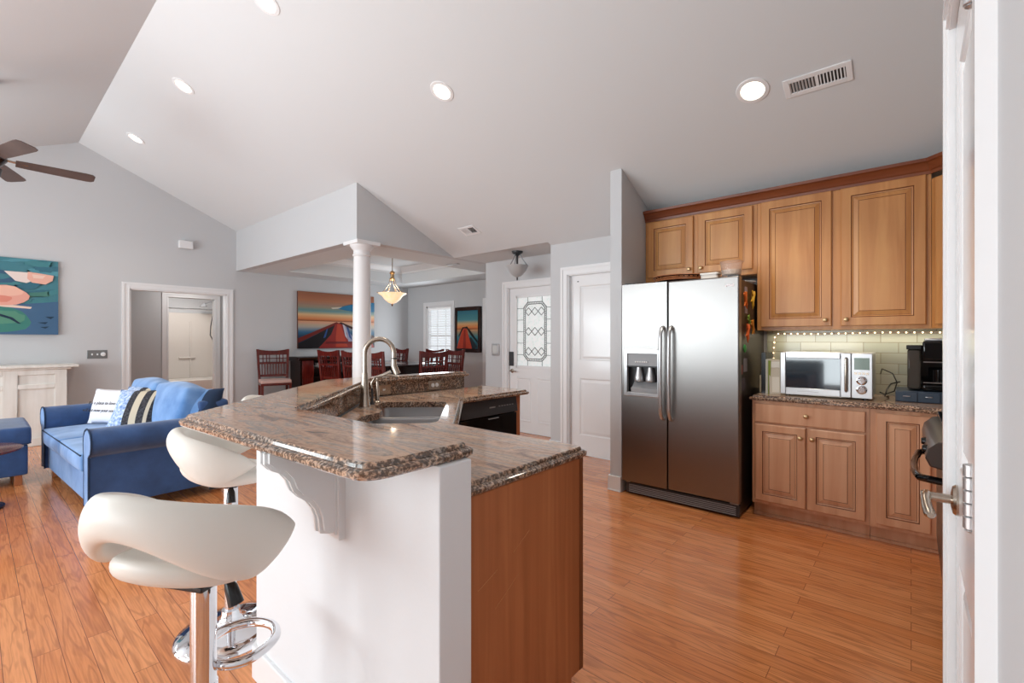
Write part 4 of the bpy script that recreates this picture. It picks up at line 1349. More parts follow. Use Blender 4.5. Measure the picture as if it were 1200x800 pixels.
MB().lathe([(0.02, 0.0), (0.07, 0.0), (0.10, 0.022), (0.098, 0.025), (0.068, 0.006), (0.02, 0.005)], (0, 0, 0), 32).build('plate', M['white'], t)

# magnets and papers on the fridge side (plane x = FR.x + x1-0.01)
SX = FR[0]+x1-0.01
def on_side(name, label, cat, y, z, mb_fn, m, group=None):
    t = mb_fn().build(name, m, None)
    t.location = (SX, y, z)
    tag(t, label, cat, group)
    return t
def lizard(s_=1.0, rot=0.0):
    def f():
        mb = MB()
        def T(p):
            return (0.0145*s_, (p[0]*cos(rot)-p[1]*sin(rot))*s_, (p[0]*sin(rot)+p[1]*cos(rot))*s_)
        mb.tube([T((0, 0.045)), T((0, 0.03)), T((0, 0.01)), T((0, -0.02)), T((0.008, -0.045)), T((0.02, -0.06))], [0.008*s_, 0.011*s_, 0.009*s_, 0.009*s_, 0.005*s_, 0.002*s_], 8)
        for sx in (-1, 1):
            mb.tube([T((0, 0.018)), T((sx*0.02, 0.022)), T((sx*0.03, 0.038))], 0.0045*s_, 6)
            mb.tube([T((0, -0.018)), T((sx*0.022, -0.022)), T((sx*0.03, -0.036))], 0.0045*s_, 6)
        return mb
    return f
G = 'lizard magnets on the refrigerator side'
on_side('lizard_magnet', 'orange lizard magnet highest on the refrigerator side, nearer its door', 'magnet', 3.74, 1.60, lizard(1.25, 0.2), cm('E0702A'), G)
on_side('lizard_magnet', 'yellow lizard magnet near the top back of the refrigerator side', 'magnet', 3.95, 1.62, lizard(1.3, -0.4), cm('D9A62E'), G)
on_side('lizard_magnet', 'green lizard magnet between the two orange ones', 'magnet', 3.86, 1.45, lizard(0.9, 0.7), cm('7FA23C'), G)
on_side('lizard_magnet', 'lower orange lizard magnet above the round green magnet', 'magnet', 3.80, 1.36, lizard(1.3, -0.3), cm('E0662A'), G)
on_side('lizard_magnet', 'amber lizard magnet low at the back of the cluster', 'magnet', 3.95, 1.40, lizard(1.2, 0.5), cm('D98A2A'), G)
on_side('round_magnet', 'round green magnet on the refrigerator side', 'magnet', 3.78, 1.235, lambda: MB().lathe([(0.03, 0), (0.03, 0.006), (0.024, 0.01)], (0, 0, 0), 20, 'x'), cm('3E9A50'))
def paper(w_, h_):
    return lambda: MB().box(0, 0.0015, -w_/2, w_/2, -h_/2, h_/2)
on_side('photo_card', 'tall pale photo strip pinned high on the refrigerator side', 'photo', 3.82, 1.60, paper(0.07, 0.20), cm('A59AA2'))
on_side('photo_card', 'grey photo card on the refrigerator side below the green magnet', 'photo', 3.80, 1.11, paper(0.10, 0.10), cm('8E8C94'))
on_side('photo_card', 'dark photo card lower on the refrigerator side', 'photo', 3.75, 0.97, paper(0.09, 0.09), cm('5A5560'))
on_side('photo_card', 'small red and white card on the refrigerator side', 'photo', 3.70, 1.08, paper(0.05, 0.07), cm('B06A66'))

# oven range on the right
t = thing('oven_range', 'dark bronze oven range with rounded control panel and curved bar handle, beside the pantry door', 'oven', (0.42, 3.05, 0))
MB().box(-0.29, 0.32, -0.42, 0.42, 0.09, 0.885).box(-0.25, 0.32, -0.42, 0.42, 0, 0.09).build('body', M['oven'], t, bevel=0.004)
MB().box(-0.31, 0.32, -0.43, 0.43, 0.885, 0.905).build('cooktop', M['blackgl'], t, bevel=0.004)
MB().extr([(-0.29, 0.885), (-0.33, 0.875), (-0.365, 0.84), (-0.375, 0.80), (-0.36, 0.765), (-0.29, 0.75)], 'y', -0.42, 0.42).build('control_panel', M['oven'], t, bevel=0.006)
MB().box(-0.315, -0.29, -0.40, 0.40, 0.22, 0.74).build('door', M['oven'], t, bevel=0.004)
for y in (-0.3, -0.1):
    MB().lathe([(0.018, -0.365), (0.016, -0.381), (0.012, -0.384)], (0, y, 0.82), 16, 'x').build('knob', M['black'], t)
MB().tube([(-0.31, 0.34, 0.69), (-0.36, 0.34, 0.695), (-0.39, 0.30, 0.69), (-0.405, 0.15, 0.68), (-0.41, 0, 0.68), (-0.405, -0.15, 0.68), (-0.39, -0.30, 0.69), (-0.36, -0.34, 0.695), (-0.31, -0.34, 0.69)], 0.016, 12).build('handle', M['blackgl'], t)
mb = MB()
for y in (-0.2, 0.2):
    for x in (-0.12, 0.16):
        mb.lathe([(0.04, 0.906), (0.04, 0.915), (0.02, 0.92)], (x, y, 0), 16)
        mb.box(x-0.11, x+0.11, y-0.006, y+0.006, 0.925, 0.935).box(x-0.006, x+0.006, y-0.11, y+0.11, 0.925, 0.935)
        for ddx in (-0.1, 0.1): mb.box(x+ddx-0.005, x+ddx+0.005, y-0.005, y+0.005, 0.905, 0.93)
mb.build('burner_grate', M['black'], t)

# ================================================================== CEILING ITEMS
def ceil_frame(x, y):
    """matrix: local z points into room along vault normal, at point on vault"""
    s_ = -SL if y >= RY else SL
    n = Vector((0, -SL if y >= RY else SL, -1)).normalized()   # points down into the room
    u = Vector((1, 0, 0))
    v = n.cross(u)
    Mx = Matrix((u, v, n)).transposed().to_4x4()
    Mx.translation = Vector((x, y, vz(y)))
    return Mx
def downlight(x, y, label):
    t = thing('recessed_light', label, 'ceiling light', group='recessed ceiling lights')
    t.matrix_world = ceil_frame(x, y)
    MB().lathe([(0.068, 0.002), (0.072, 0.008), (0.095, 0.006), (0.098, 0.0), (0.07, 0.0)], (0, 0, 0), 36).build('trim_ring', M['white'], t)
    MB().lathe([(0.001, 0.003), (0.069, 0.003), (0.069, 0.001)], (0, 0, 0), 32).build('lens', M['lamp'], t)
    return t
downlight(-3.558, 1.402, 'recessed ceiling light cut by the top edge of the picture')
downlight(-5.386, 1.355, 'middle recessed light of the row beside the ridge')
downlight(-7.256, 1.329, 'farthest recessed light, nearest the ceiling fan')
downlight(-2.844, 2.455, 'recessed ceiling light above the middle of the kitchen')
downlight(-0.778, 3.294, 'recessed ceiling light beside the long ceiling vent')
for (x, y) in ((-2.844, 2.455), (-0.778, 3.294), (-3.558, 1.402), (-5.386, 1.355), (-7.256, 1.329)):
    d = bpy.data.lights.new('downlight_glow', 'SPOT')
    d.energy = 55 if y > 3 else 30; d.spot_size = radians(110); d.spot_blend = 0.8; d.shadow_soft_size = 0.07; d.color = (1, 0.9, 0.75)
    o = bpy.data.objects.new('downlight_glow', d); o.location = (x, y-0.02, vz(y)-0.06); C.objects.link(o)
def vent(x, y, w_, h_, label):
    t = thing('ceiling_vent', label, 'vent')
    t.matrix_world = ceil_frame(x, y)
    mb = MB()
    frame(mb, -w_/2, w_/2, -h_/2, h_/2, -w_/2+0.03, w_/2-0.03, -h_/2+0.03, h_/2-0.03, 0, 0.008)
    # frame() works in x/z; rotate to x/y
    for v in mb.bm.verts: v.co = Vector((v.co.x, v.co.z, v.co.y))
    mb.box(-0.008, 0.008, -h_/2+0.03, h_/2-0.03, 0, 0.008)
    mb.build('frame', M['white'], t, bevel=0.002)
    MB().box(-w_/2+0.03, w_/2-0.03, -h_/2+0.03, h_/2-0.03, 0.0003, 0.001).build('duct', M['dark'], t, smooth=0)
    k = int((w_-0.06)/0.017)
    for i in range(k):
        xx = -w_/2+0.036+i*0.017
        s_ = -1 if i < k/2 else 1
        MB().hexa([(xx, -h_/2+0.03, 0.001), (xx+0.002, -h_/2+0.03, 0.001), (xx+0.002, h_/2-0.03, 0.001), (xx, h_/2-0.03, 0.001),
                   (xx+s_*0.006, -h_/2+0.03, 0.009), (xx+s_*0.006+0.002, -h_/2+0.03, 0.009), (xx+s_*0.006+0.002, h_/2-0.03, 0.009), (xx+s_*0.006, h_/2-0.03, 0.009)]).build('louvre', M['white'], t, smooth=0)
vent(-0.435, 3.36, 0.35, 0.14, 'long white louvred ceiling vent above the wall cabinets')
vent(-4.06, 3.94, 0.26, 0.16, 'small square ceiling vent near the entry')
o = MB().box(-0.12, 0.12, -0.03, 0.03, -0.008, 0).build('dining_vent', M['grey'], None, smooth=0, bevel=0.002)
o.location = (-5.25, 4.75, 2.4399)
tag(o, 'thin grey slot vent in the dining room ceiling', 'vent')

# ceiling fan
t = thing('ceiling_fan', 'ceiling fan with dark brown blades, mostly outside the left edge', 'fan', (-6.19, 0.09, 2.90))
MB().lathe([(0.02, 0.14), (0.10, 0.12), (0.13, 0.06), (0.13, 0.0), (0.10, -0.04), (0.07, -0.06), (0.10, -0.08), (0.09, -0.14), (0.03, -0.17)], (0, 0, 0), 32).build('motor', M['espresso'], t)
MB().lathe([(0.012, 0.13), (0.012, 0.63), (0.06, 0.63), (0.06, 0.665)], (0, 0, 0), 20).build('downrod', M['espresso'], t)
for k in range(5):
    a = radians(18+72*k)
    bl = MB()
    prof = [(0.18, 0.055), (0.25, 0.062), (0.45, 0.07), (0.66, 0.076), (0.70, 0.07), (0.72, 0.045)]
    up = [(r, w_) for r, w_ in prof]; dn = [(r, -w_) for r, w_ in reversed(prof)]
    tilt = radians(-14)
    P_ = [(r*1.0, w_*cos(tilt), w_*sin(tilt)) for r, w_ in up+dn]
    A = [(x*cos(a)-y*sin(a), x*sin(a)+y*cos(a), z+0.0) for x, y, z in P_]
    B = [(p[0], p[1], p[2]+0.006) for p in A]
    bl.rings([A, B])
    b_ = bl.build('blade', M['fan'], t, smooth=0)
    MB().tube([(0.1*cos(a), 0.1*sin(a), 0.02), (0.16*cos(a), 0.16*sin(a), 0.012), (0.26*cos(a), 0.26*sin(a), 0.01)], [0.012, 0.010, 0.012], 8).build('bracket', M['nickel'], b_)

# dining pendant
PD = (-6.30, 4.40)
t = thing('pendant_lamp', 'alabaster bowl pendant lamp hanging over the dining table', 'pendant lamp', (PD[0], PD[1], 0))
zb = 1.3+48*7.42/545
MB().lathe([(0.0075, zb+0.45), (0.0075, TZ+0.07), (0.06, TZ+0.075), (0.065, TZ+0.1)], (0, 0, 0), 16).build('rod', M['nickel'], t)
MB().lathe([(0.008, zb+0.45), (0.03, zb+0.44), (0.045, zb+0.41), (0.03, zb+0.39), (0.03, zb+0.34), (0.045, zb+0.32), (0.02, zb+0.29)], (0, 0, 0), 20).build('hub', M['brass'], t)
for k in range(6):
    a = 2*pi*k/6
    MB().tube([(0.03*cos(a), 0.03*sin(a), zb+0.34), (0.06*cos(a), 0.06*sin(a), zb+0.22), (0.13*cos(a), 0.13*sin(a), zb+0.12), (0.20*cos(a), 0.20*sin(a), zb+0.085), (0.24*cos(a), 0.24*sin(a), zb+0.10)], 0.005, 8).build('arm', M['nickel'], t)
MB().lathe([(0.015, zb-0.075), (0.06, zb-0.06), (0.12, zb-0.01), (0.165, zb+0.05), (0.225, zb+0.085), (0.22, zb+0.092), (0.16, zb+0.06), (0.11, zb+0.0), (0.05, zb-0.05), (0.01, zb-0.06)], (0, 0, 0), 36).build('bowl', M['amber'], t, smooth=60)
MB().lathe([(0.004, zb-0.12), (0.014, zb-0.105), (0.02, zb-0.085), (0.01, zb-0.07)], (0, 0, 0), 16).build('finial', M['nickel'], t)
d = bpy.data.lights.new('pendant_glow', 'POINT'); d.energy = 4; d.color = (1, 0.86, 0.68); d.shadow_soft_size = 0.08
o = bpy.data.objects.new('pendant_glow', d); o.location = (PD[0], PD[1], zb+0.15); C.objects.link(o)

# entry semi-flush light
t = thing('entry_light', 'frosted bowl semi-flush light with dark metal arms above the front door', 'ceiling light', (-3.86, 4.60, 2.44))
MB().lathe([(0.075, 0), (0.07, -0.02), (0.04, -0.04), (0.015, -0.06), (0.012, -0.22)], (0, 0, 0), 24).build('canopy', M['dark'], t)
for k in range(3):
    a = 2*pi*k/3+0.5
    MB().tube([(0.035*cos(a), 0.035*sin(a), -0.03), (0.07*cos(a), 0.07*sin(a), -0.1), (0.12*cos(a), 0.12*sin(a), -0.17), (0.135*cos(a), 0.135*sin(a), -0.20)], 0.007, 8).build('arm', M['grey'], t)
MB().lathe([(0.01, -0.335), (0.06, -0.31), (0.11, -0.26), (0.14, -0.20), (0.145, -0.185), (0.135, -0.19), (0.10, -0.25), (0.05, -0.30), (0.01, -0.32)], (0, 0, 0), 32).build('bowl', M['frost'], t, smooth=60)
MB().lathe([(0.004, -0.375), (0.012, -0.36), (0.008, -0.33)], (0, 0, 0), 12).build('finial', M['dark'], t)

# ================================================================== WALL ITEMS
# sensor box
t = thing('chime_box', 'small white box high on the far wall above the hall doorway', 'box', (XL, 2.16, 2.76))
MB().box(0, 0.07, -0.09, 0.09, -0.06, 0.06).build('cover', M['white'], t, bevel=0.006)
t = thing('switch_plate', 'steel switch plate with dial on the far wall left of the doorway', 'switch', (XL, 1.14, 1.10))
MB().box(0, 0.008, -0.105, 0.105, -0.058, 0.058).build('plate', M['lead'], t, bevel=0.003)
for y in (-0.055, 0.0):
    MB().box(0.008, 0.018, y-0.008, y+0.008, -0.012, 0.012).build('toggle', M['white'], t, bevel=0.002)
MB().lathe([(0.028, 0.008), (0.026, 0.02), (0.01, 0.024)], (0, 0.06, 0), 20, 'x').build('dial', M['white'], t)
t = thing('thermostat', 'small silver keypad on the entry wall beside the front door', 'thermostat', (-4.60, FY, 1.155))
MB().box(-0.07, 0.07, -0.02, 0, -0.085, 0.085).build('body', M['steel_s'], t, bevel=0.005)
MB().box(-0.045, 0.045, -0.022, -0.02, -0.05, 0.06).build('screen', cm('CBCBC8', 0.2), t, smooth=0)

def painting(name, label, plane, c, u0, u1, z0, z1, polys, base, frame_=None, th=0.035, cat='painting'):
    """plane 'x' (wall at x=c, facing +x, u = y) or 'y' (wall y=c, facing -y, u = x)"""
    uc, zc = (u0+u1)/2, (z0+z1)/2
    loc = (c, uc, zc) if plane == 'x' else (uc, c, zc)
    t = thing(name, label, cat, loc)
    def bx(mb, a0, a1, b0, b1, d0, d1, mi=None):
        if plane == 'x': mb.box(d0, d1, a0-uc, a1-uc, b0-zc, b1-zc, mi)
        else: mb.box(a0-uc, a1-uc, -d1, -d0, b0-zc, b1-zc, mi)
        return mb
    canvas = bx(MB(), u0, u1, z0, z1, 0.002, th).build('canvas', base, t, smooth=0)
    cols = []
    mb = MB()
    for k, (col, P_) in enumerate(polys):
        if col not in cols: cols.append(col)
        d = th+0.0006+0.0003*k
        pts = []
        for (a, b) in P_:
            u = u0+(u1-u0)*a
            z = z1-(z1-z0)*b
            pts.append((d, u-uc, z-zc) if plane == 'x' else (u-uc, -d, z-zc))
        vs = [mb.bm.verts.new(p) for p in pts]
        f = mb.bm.faces.new(vs)
        f.material_index = cols.index(col)
    bmesh.ops.triangulate(mb.bm, faces=mb.bm.faces)
    mb.build('artwork', [cm(c_, 0.3) for c_ in cols], t, smooth=0)
    if frame_:
        mb = MB()
        w_ = frame_[1]
        bx(mb, u0-w_, u0, z0-w_, z1+w_, 0.0, th+0.012)
        bx(mb, u1, u1+w_, z0-w_, z1+w_, 0.0, th+0.012)
        bx(mb, u0, u1, z0-w_, z0, 0.0, th+0.012)
        bx(mb, u0, u1, z1, z1+w_, 0.0, th+0.012)
        mb.build('frame', frame_[0], t, bevel=0.006)
    return t

def vgrad(stops, u0=0, u1=1, n=28, b0=0, b1=1):
    """horizontal paint bands"""
    out = []
    for i in range(n):
        t0 = b0+(b1-b0)*i/n; t1 = b0+(b1-b0)*(i+1)/n
        tm = (t0+t1)/2
        for k in range(len(stops)-1):
            if stops[k][0] <= tm <= stops[k+1][0]:
                f = (tm-stops[k][0])/(stops[k+1][0]-stops[k][0])
                a = [int(stops[k][1][j:j+2], 16) for j in (0, 2, 4)]; b = [int(stops[k+1][1][j:j+2], 16) for j in (0, 2, 4)]
                col = ''.join('%02X' % int(round((a[j]*(1-f)+b[j]*f)/6)*6) for j in range(3))
                break
        out.append((col, [(u0, t0), (u1, t0), (u1, t1+0.002), (u0, t1+0.002)]))
    return out
def blob(cx, cy, rx, ry, n=18, wob=0.12, seed=1, rot=0):
    r_ = random.Random(seed)
    out = []
    for i in range(n):
        a = 2*pi*i/n
        k = 1+wob*(r_.random()-0.5)*2
        x, y = rx*k*cos(a), ry*k*sin(a)
        out.append((cx+x*cos(rot)-y*sin(rot), cy+x*sin(rot)+y*cos(rot)))
    return out
# sunset pier canvas
pier = vgrad([(0, '8E5A44'), (0.15, 'A86E50'), (0.27, '8F8676'), (0.33, '5E8A90'), (0.40, 'D8B080'), (0.48, 'D0804A'), (0.515, '7A4024')], b0=0, b1=0.515)
pier += vgrad([(0.515, 'D89A78'), (0.62, 'A9A49A'), (0.72, '2E5E80'), (0.85, '14283C'), (1.0, '0C121C')], b0=0.515, b1=1.0)
pier += [('1F6C94', [(0.45, 0.27), (0.62, 0.20), (0.8, 0.14), (1.0, 0.12), (1.0, 0.30), (0.8, 0.33), (0.6, 0.30)]),
         ('C9C0AE', [(0.40, 0.26), (0.55, 0.235), (0.5, 0.27), (0.42, 0.285)]),
         ('0D0A10', [(0.0, 0.93), (0.46, 0.55), (0.50, 0.55), (0.40, 0.75), (0.25, 1.0), (0.0, 1.0)]),
         ('9A98B0', [(0.54, 0.55), (0.60, 0.62), (0.74, 0.90), (0.78, 1.0), (0.60, 1.0)]),
         ('8C2018', [(0.46, 0.54), (0.54, 0.54), (0.61, 0.72), (0.64, 1.0), (0.24, 1.0), (0.40, 0.75)]),
         ('B03A20', [(0.48, 0.56), (0.52, 0.56), (0.58, 0.80), (0.62, 0.98), (0.46, 0.98), (0.46, 0.78)]),
         ('6A1414', [(0.34, 0.88), (0.95, 0.88), (0.97, 0.92), (0.32, 0.92)]), ('8C2018', [(0.62, 0.92), (0.97, 0.92), (1.0, 1.0), (0.62, 1.0)]),
         ('6E1E16', [(0.0, 0.82), (0.47, 0.52), (0.50, 0.54), (0.06, 0.86), (0.0, 0.90)]),
         ('3A1410', [(0.50, 0.54), (0.53, 0.52), (1.0, 0.78), (1.0, 0.84)]),
         ('2C4A80', [(0.60, 0.60), (0.63, 0.62), (0.68, 0.86), (0.64, 0.80)]),
         ('B8B4C0', [(0.55, 0.56), (0.58, 0.58), (0.62, 0.84), (0.585, 0.78)]),
         ('2A4C88', [(0.34, 0.66), (0.36, 0.64), (0.33, 0.80), (0.30, 0.82)])]
painting('pier_canvas', 'wide sunset canvas of a red pier above the dark sideboard', 'x', XL, 3.88, 5.46, 1.14, 2.19, pier, cm('5A3226'))
pier2 = [(c_, P_) for c_, P_ in vgrad([(0, '2E6A7C'), (0.25, '4E8A90'), (0.35, 'D0A070'), (0.45, 'D8804A'), (0.5, '8A4A2A')], b0=0, b1=0.5)]
pier2 += vgrad([(0.5, 'C98A60'), (0.7, '3A7A84'), (1.0, '1E4A5A')], b0=0.5, b1=1.0)
pier2 += [('B4402A', [(0.32, 0.45), (0.46, 0.45), (0.62, 0.75), (0.75, 1.0), (0.0, 1.0), (0.12, 0.75)]),
          ('8C2C20', [(0.36, 0.5), (0.42, 0.5), (0.45, 1.0), (0.3, 1.0)]),
          ('101418', [(0.28, 0.44), (0.5, 0.42), (0.75, 0.60), (1.0, 0.80), (1.0, 0.86), (0.7, 0.66), (0.48, 0.47), (0.32, 0.47), (0.1, 0.7), (0.08, 0.66)]),
          ('1E2A30', [(0.62, 0.72), (0.7, 0.7), (0.98, 0.95), (0.9, 1.0), (0.74, 1.0)])]
painting('pier_print', 'dark framed pier print beside the dining window', 'y', WY, -6.85, -6.27, 1.13, 1.87, pier2, cm('C9C4B8'), (M['espresso'], 0.07))
# water-lily canvas (left part out of frame)
bgc = [('47808C', [(0, 0), (1, 0), (1, 1), (0, 1)])]
rnd = random.Random(3)
for i in range(46):
    cx_, cy_ = rnd.random(), rnd.random()
    col = rnd.choice(['5492A0', '3A6E80', '47848C', '609CA8', '3C5F7C', '4A7E74'])
    bgc.append((col, [(min(1, max(0, p[0])), min(1, max(0, p[1]))) for p in blob(cx_, cy_, 0.09+0.08*rnd.random(), 0.02+0.03*rnd.random(), seed=i, wob=0.35, rot=rnd.uniform(-0.4, 0.2))]))
bgc += [('45688A', [(0.62, 0.62), (1, 0.55), (1, 1), (0.55, 1)]),
        ('3F8076', blob(0.53, 0.80, 0.27, 0.17, 22, 0.06, 11, 0.15)), ('57907A', blob(0.60, 0.78, 0.15, 0.09, 18, 0.1, 12)),
        ('E8CDBE', [(0.42, 0.62), (0.62, 0.61), (0.80, 0.635), (0.79, 0.66), (0.6, 0.645)]),
        ('E8A898', blob(0.58, 0.49, 0.20, 0.13, 18, 0.08, 5)), ('F0BCA8', blob(0.60, 0.44, 0.13, 0.07, 14, 0.15, 6)), ('E08E7C', blob(0.55, 0.54, 0.11, 0.05, 14, 0.1, 7)),
        ('E9D9D2', [(0.60, 0.18), (0.78, 0.18), (0.80, 0.29), (0.76, 0.32), (0.68, 0.30)]),
        ('EAB4A2', [(0.77, 0.17), (0.85, 0.18), (0.965, 0.20), (0.955, 0.27), (0.90, 0.325), (0.80, 0.31), (0.765, 0.26)]),
        ('F0CDBE', [(0.80, 0.20), (0.90, 0.21), (0.88, 0.25), (0.81, 0.25)]),
        ('1C3448', [(0.52, 0.71), (0.66, 0.78), (0.72, 0.86), (0.70, 0.86), (0.64, 0.80), (0.5, 0.73)]),
        ('1E3A50', [(0.84, 0.84), (0.92, 0.83), (0.90, 0.86)]), ('1E3A50', [(0.86, 0.90), (0.93, 0.89), (0.9, 0.92)]), ('1E3A50', [(0.9, 0.76), (0.97, 0.755), (0.94, 0.79)])]
painting('lily_canvas', 'teal water-lily canvas with pink flowers above the white mantel', 'x', XL, -0.45, 0.75, 1.367, 2.32, bgc, cm('2C5E6A'), th=0.03)

# mantel
t = thing('mantel', 'whitewashed wood panelled mantel against the far wall below the lily canvas', 'mantel', (XL, 0.1, 0))
mb = MB()
y0_, y1_ = -0.9, 0.70
mb.box(0.0, 0.36, y0_, y1_, 0, 0.93)
mb.build('body', M['whitewash'], t, smooth=0)
MB().box(0, 0.42, y0_-0.12, y1_+0.11, 0.955, 0.99).box(0, 0.39, y0_-0.05, y1_+0.04, 0.93, 0.955).build('shelf', M['whitewash'], t, bevel=0.006)
mb = MB()
def st(a, b, c, d): mb.box(0.36, 0.378, a, b, c, d)
st(y1_-0.11, y1_, 0, 0.93); st(y0_, y0_+0.11, 0, 0.93); st(y1_-0.55, y1_-0.43, 0, 0.93); st(y1_-1.1, y1_-1.0, 0, 0.93)
for a, b in ((y1_-0.43, y1_-0.11), (y1_-1.0, y1_-0.55), (y0_+0.11, y1_-1.1)):
    st(a, b, 0.87, 0.93); st(a, b, 0.70, 0.755); st(a, b, 0, 0.1)
mb.build('panel_frame', M['whitewash'], t, bevel=0.004)
o = MB().box(-0.06, 0.06, -0.09, 0.09, 0, 0.02).box(-0.05, 0.05, -0.08, 0.08, 0.02, 0.035).build('black_box', M['black'], None, bevel=0.003)
o.location = (XL+0.25, 0.09, 0.99)
tag(o, 'flat black box on the mantel shelf at the left picture edge', 'box')

# ================================================================== SOFA
def softbox(name, x0, x1, y0, y1, z0, z1, m, parent, r=0.05, puff=0.0, sub=2):
    mb = MB()
    nx, ny, nz = 4, 4, 3
    def coords(a, b, n, r_):
        return [a, a+r_]+[a+r_+(b-a-2*r_)*k/(n-1) for k in range(1, n-1)]+[b-r_, b]
    X_, Y_, Z_ = coords(x0, x1, nx, r), coords(y0, y1, ny, r), coords(z0, z1, nz, min(r, (z1-z0)*0.33))
    g = {}
    def V(i, j, k):
        if (i, j, k) not in g:
            x, y, z = X_[i], Y_[j], Z_[k]
            if puff:
                u = 1-abs((x-(x0+x1)/2)/((x1-x0)/2))**2; v = 1-abs((y-(y0+y1)/2)/((y1-y0)/2))**2; ww = 1-abs((z-(z0+z1)/2)/((z1-z0)/2))**2
                if k == len(Z_)-1: z += puff*u*v
                if j == 0: y -= puff*u*ww
                if j == len(Y_)-1: y += puff*u*ww*0.5
                if i == 0: x -= puff*v*ww*0.4
                if i == len(X_)-1: x += puff*v*ww*0.4
            g[(i, j, k)] = mb.bm.verts.new((x, y, z))
        return g[(i, j, k)]
    I, J, K = len(X_)-1, len(Y_)-1, len(Z_)-1
    for i in range(I):
        for j in range(J):
            mb._f([V(i, j, 0), V(i, j+1, 0), V(i+1, j+1, 0), V(i+1, j, 0)]); mb._f([V(i, j, K), V(i+1, j, K), V(i+1, j+1, K), V(i, j+1, K)])
    for i in range(I):
        for k in range(K):
            mb._f([V(i, 0, k), V(i+1, 0, k), V(i+1, 0, k+1), V(i, 0, k+1)]); mb._f([V(i, J, k), V(i, J, k+1), V(i+1, J, k+1), V(i+1, J, k)])
    for j in range(J):
        for k in range(K):
            mb._f([V(0, j, k), V(0, j, k+1), V(0, j+1, k+1), V(0, j+1, k)]); mb._f([V(I, j, k), V(I, j+1, k), V(I, j+1, k+1), V(I, j, k+1)])
    return mb.build(name, m, parent, smooth=80, subsurf=sub)
# local: faces -Y, x width
SFX = (-5.40, 0.98)
t = thing('loveseat', 'blue slipcovered loveseat with rolled arms and loose cushions', 'sofa', (SFX[0], SFX[1], 0), radians(3))
hw = 0.93
softbox('base', -hw+0.12, hw-0.12, -0.46, 0.44, 0.09, 0.34, M['denim_lit'], t, 0.03)
softbox('back', -hw+0.10, hw-0.10, 0.24, 0.48, 0.09, 0.78, M['denim'], t, 0.06)
for s_ in (-1, 1):
    # rolled arm: profile in x/z extruded along y
    xa = s_*(hw-0.02)
    pf = [(-0.10, 0.09), (-0.10, 0.45), (-0.115, 0.50), (-0.12, 0.56), (-0.105, 0.61), (-0.07, 0.645), (-0.02, 0.66), (0.04, 0.655), (0.085, 0.63), (0.11, 0.585), (0.11, 0.535), (0.09, 0.495), (0.05, 0.475), (0.03, 0.46), (0.03, 0.09)]
    mb = MB()
    rs = []
    for yy, k in ((-0.47, 0.93), (-0.482, 0.98), (-0.47, 1.0), (-0.2, 1.0), (0.1, 1.0), (0.46, 1.0), (0.475, 0.96)):
        rs.append([(xa+s_*(p[0]*k), yy, 0.35+(p[1]-0.35)*(k if k < 1 else 1)) for p in pf])
    mb.rings(rs)
    ar = mb.build('arm', M['denim'], t, smooth=50)
    # front facing of the arm, same cloth in the lit tone, with piping
    mb = MB()
    A = [(xa+s_*p[0]*0.9, -0.486, 0.35+(p[1]-0.35)*0.965) for p in pf]
    B = [(q[0], -0.476, q[2]) for q in A]
    mb.rings([B, A])
    mb.build('arm_front', M['denim_lit'], ar, smooth=0, bevel=0.004)
    MB().tube([(xa+s_*p[0]*1.0, -0.482, 0.35+(p[1]-0.35)*1.0) for p in pf], 0.006, 6).build('piping', M['piping'], ar)
for x0_, x1_ in ((-0.80, 0.0), (0.0, 0.80)):
    c_ = softbox('seat_cushion', x0_+0.005, x1_-0.005, -0.50, 0.26, 0.33, 0.47, M['denim_lit'], t, 0.04, 0.02)
    MB().tube([(x0_+0.02, -0.50, 0.455), (x1_-0.02, -0.50, 0.455), (x1_-0.02, 0.2, 0.485), (x0_+0.02, 0.2, 0.485)], 0.006, 6, closed=True).build('piping', M['piping'], c_)
for (x0_, x1_, rz_, zz) in ((-0.78, -0.05, 0.0, 0.0), (-0.02, 0.76, -0.0, 0.0)):
    c_ = softbox('back_cushion', x0_, x1_, -0.09, 0.13, 0.0, 0.42, M['denim_lit'], t, 0.07, 0.05)
    c_.location = (0, 0.16, 0.47)
    c_.rotation_euler = (radians(-14), 0, 0)
for x in (-0.82, 0.82):
    for y in (-0.40, 0.38):
        MB().box(x-0.03, x+0.03, y-0.03, y+0.03, 0, 0.10).build('leg', M['panel'], t, bevel=0.004)

def pillow(name, label, loc, rot, sx, sz, th, m, cat='pillow', mats=None, matf=None):
    t = thing(name, label, cat, loc)
    t.rotation_euler = rot
    mb = MB()
    n = 14
    for s_ in (-1, 1):
        g = [[None]*(n+1) for _ in range(n+1)]
        for i in range(n+1):
            for j in range(n+1):
                u, v = -1+2*i/n, -1+2*j/n
                k = ((1-u*u)*(1-v*v))
                b = 0.07*(1-abs(v)**2) if abs(u) > 0.99 else 0
                pu = u*(1-0.06*(1-v*v)); pv = v*(1-0.06*(1-u*u))
                g[i][j] = mb.bm.verts.new((pu*sx/2, s_*th/2*(k**0.45), sz/2+pv*sz/2))
        for i in range(n):
            for j in range(n):
                if matf: mb.mi = matf(i/n, j/n)
                mb._f([g[i][j], g[i+1][j], g[i+1][j+1], g[i][j+1]])
    bmesh.ops.remove_doubles(mb.bm, verts=mb.bm.verts, dist=1e-5)
    mb.build('cushion', mats or m, t, smooth=80)
    return t
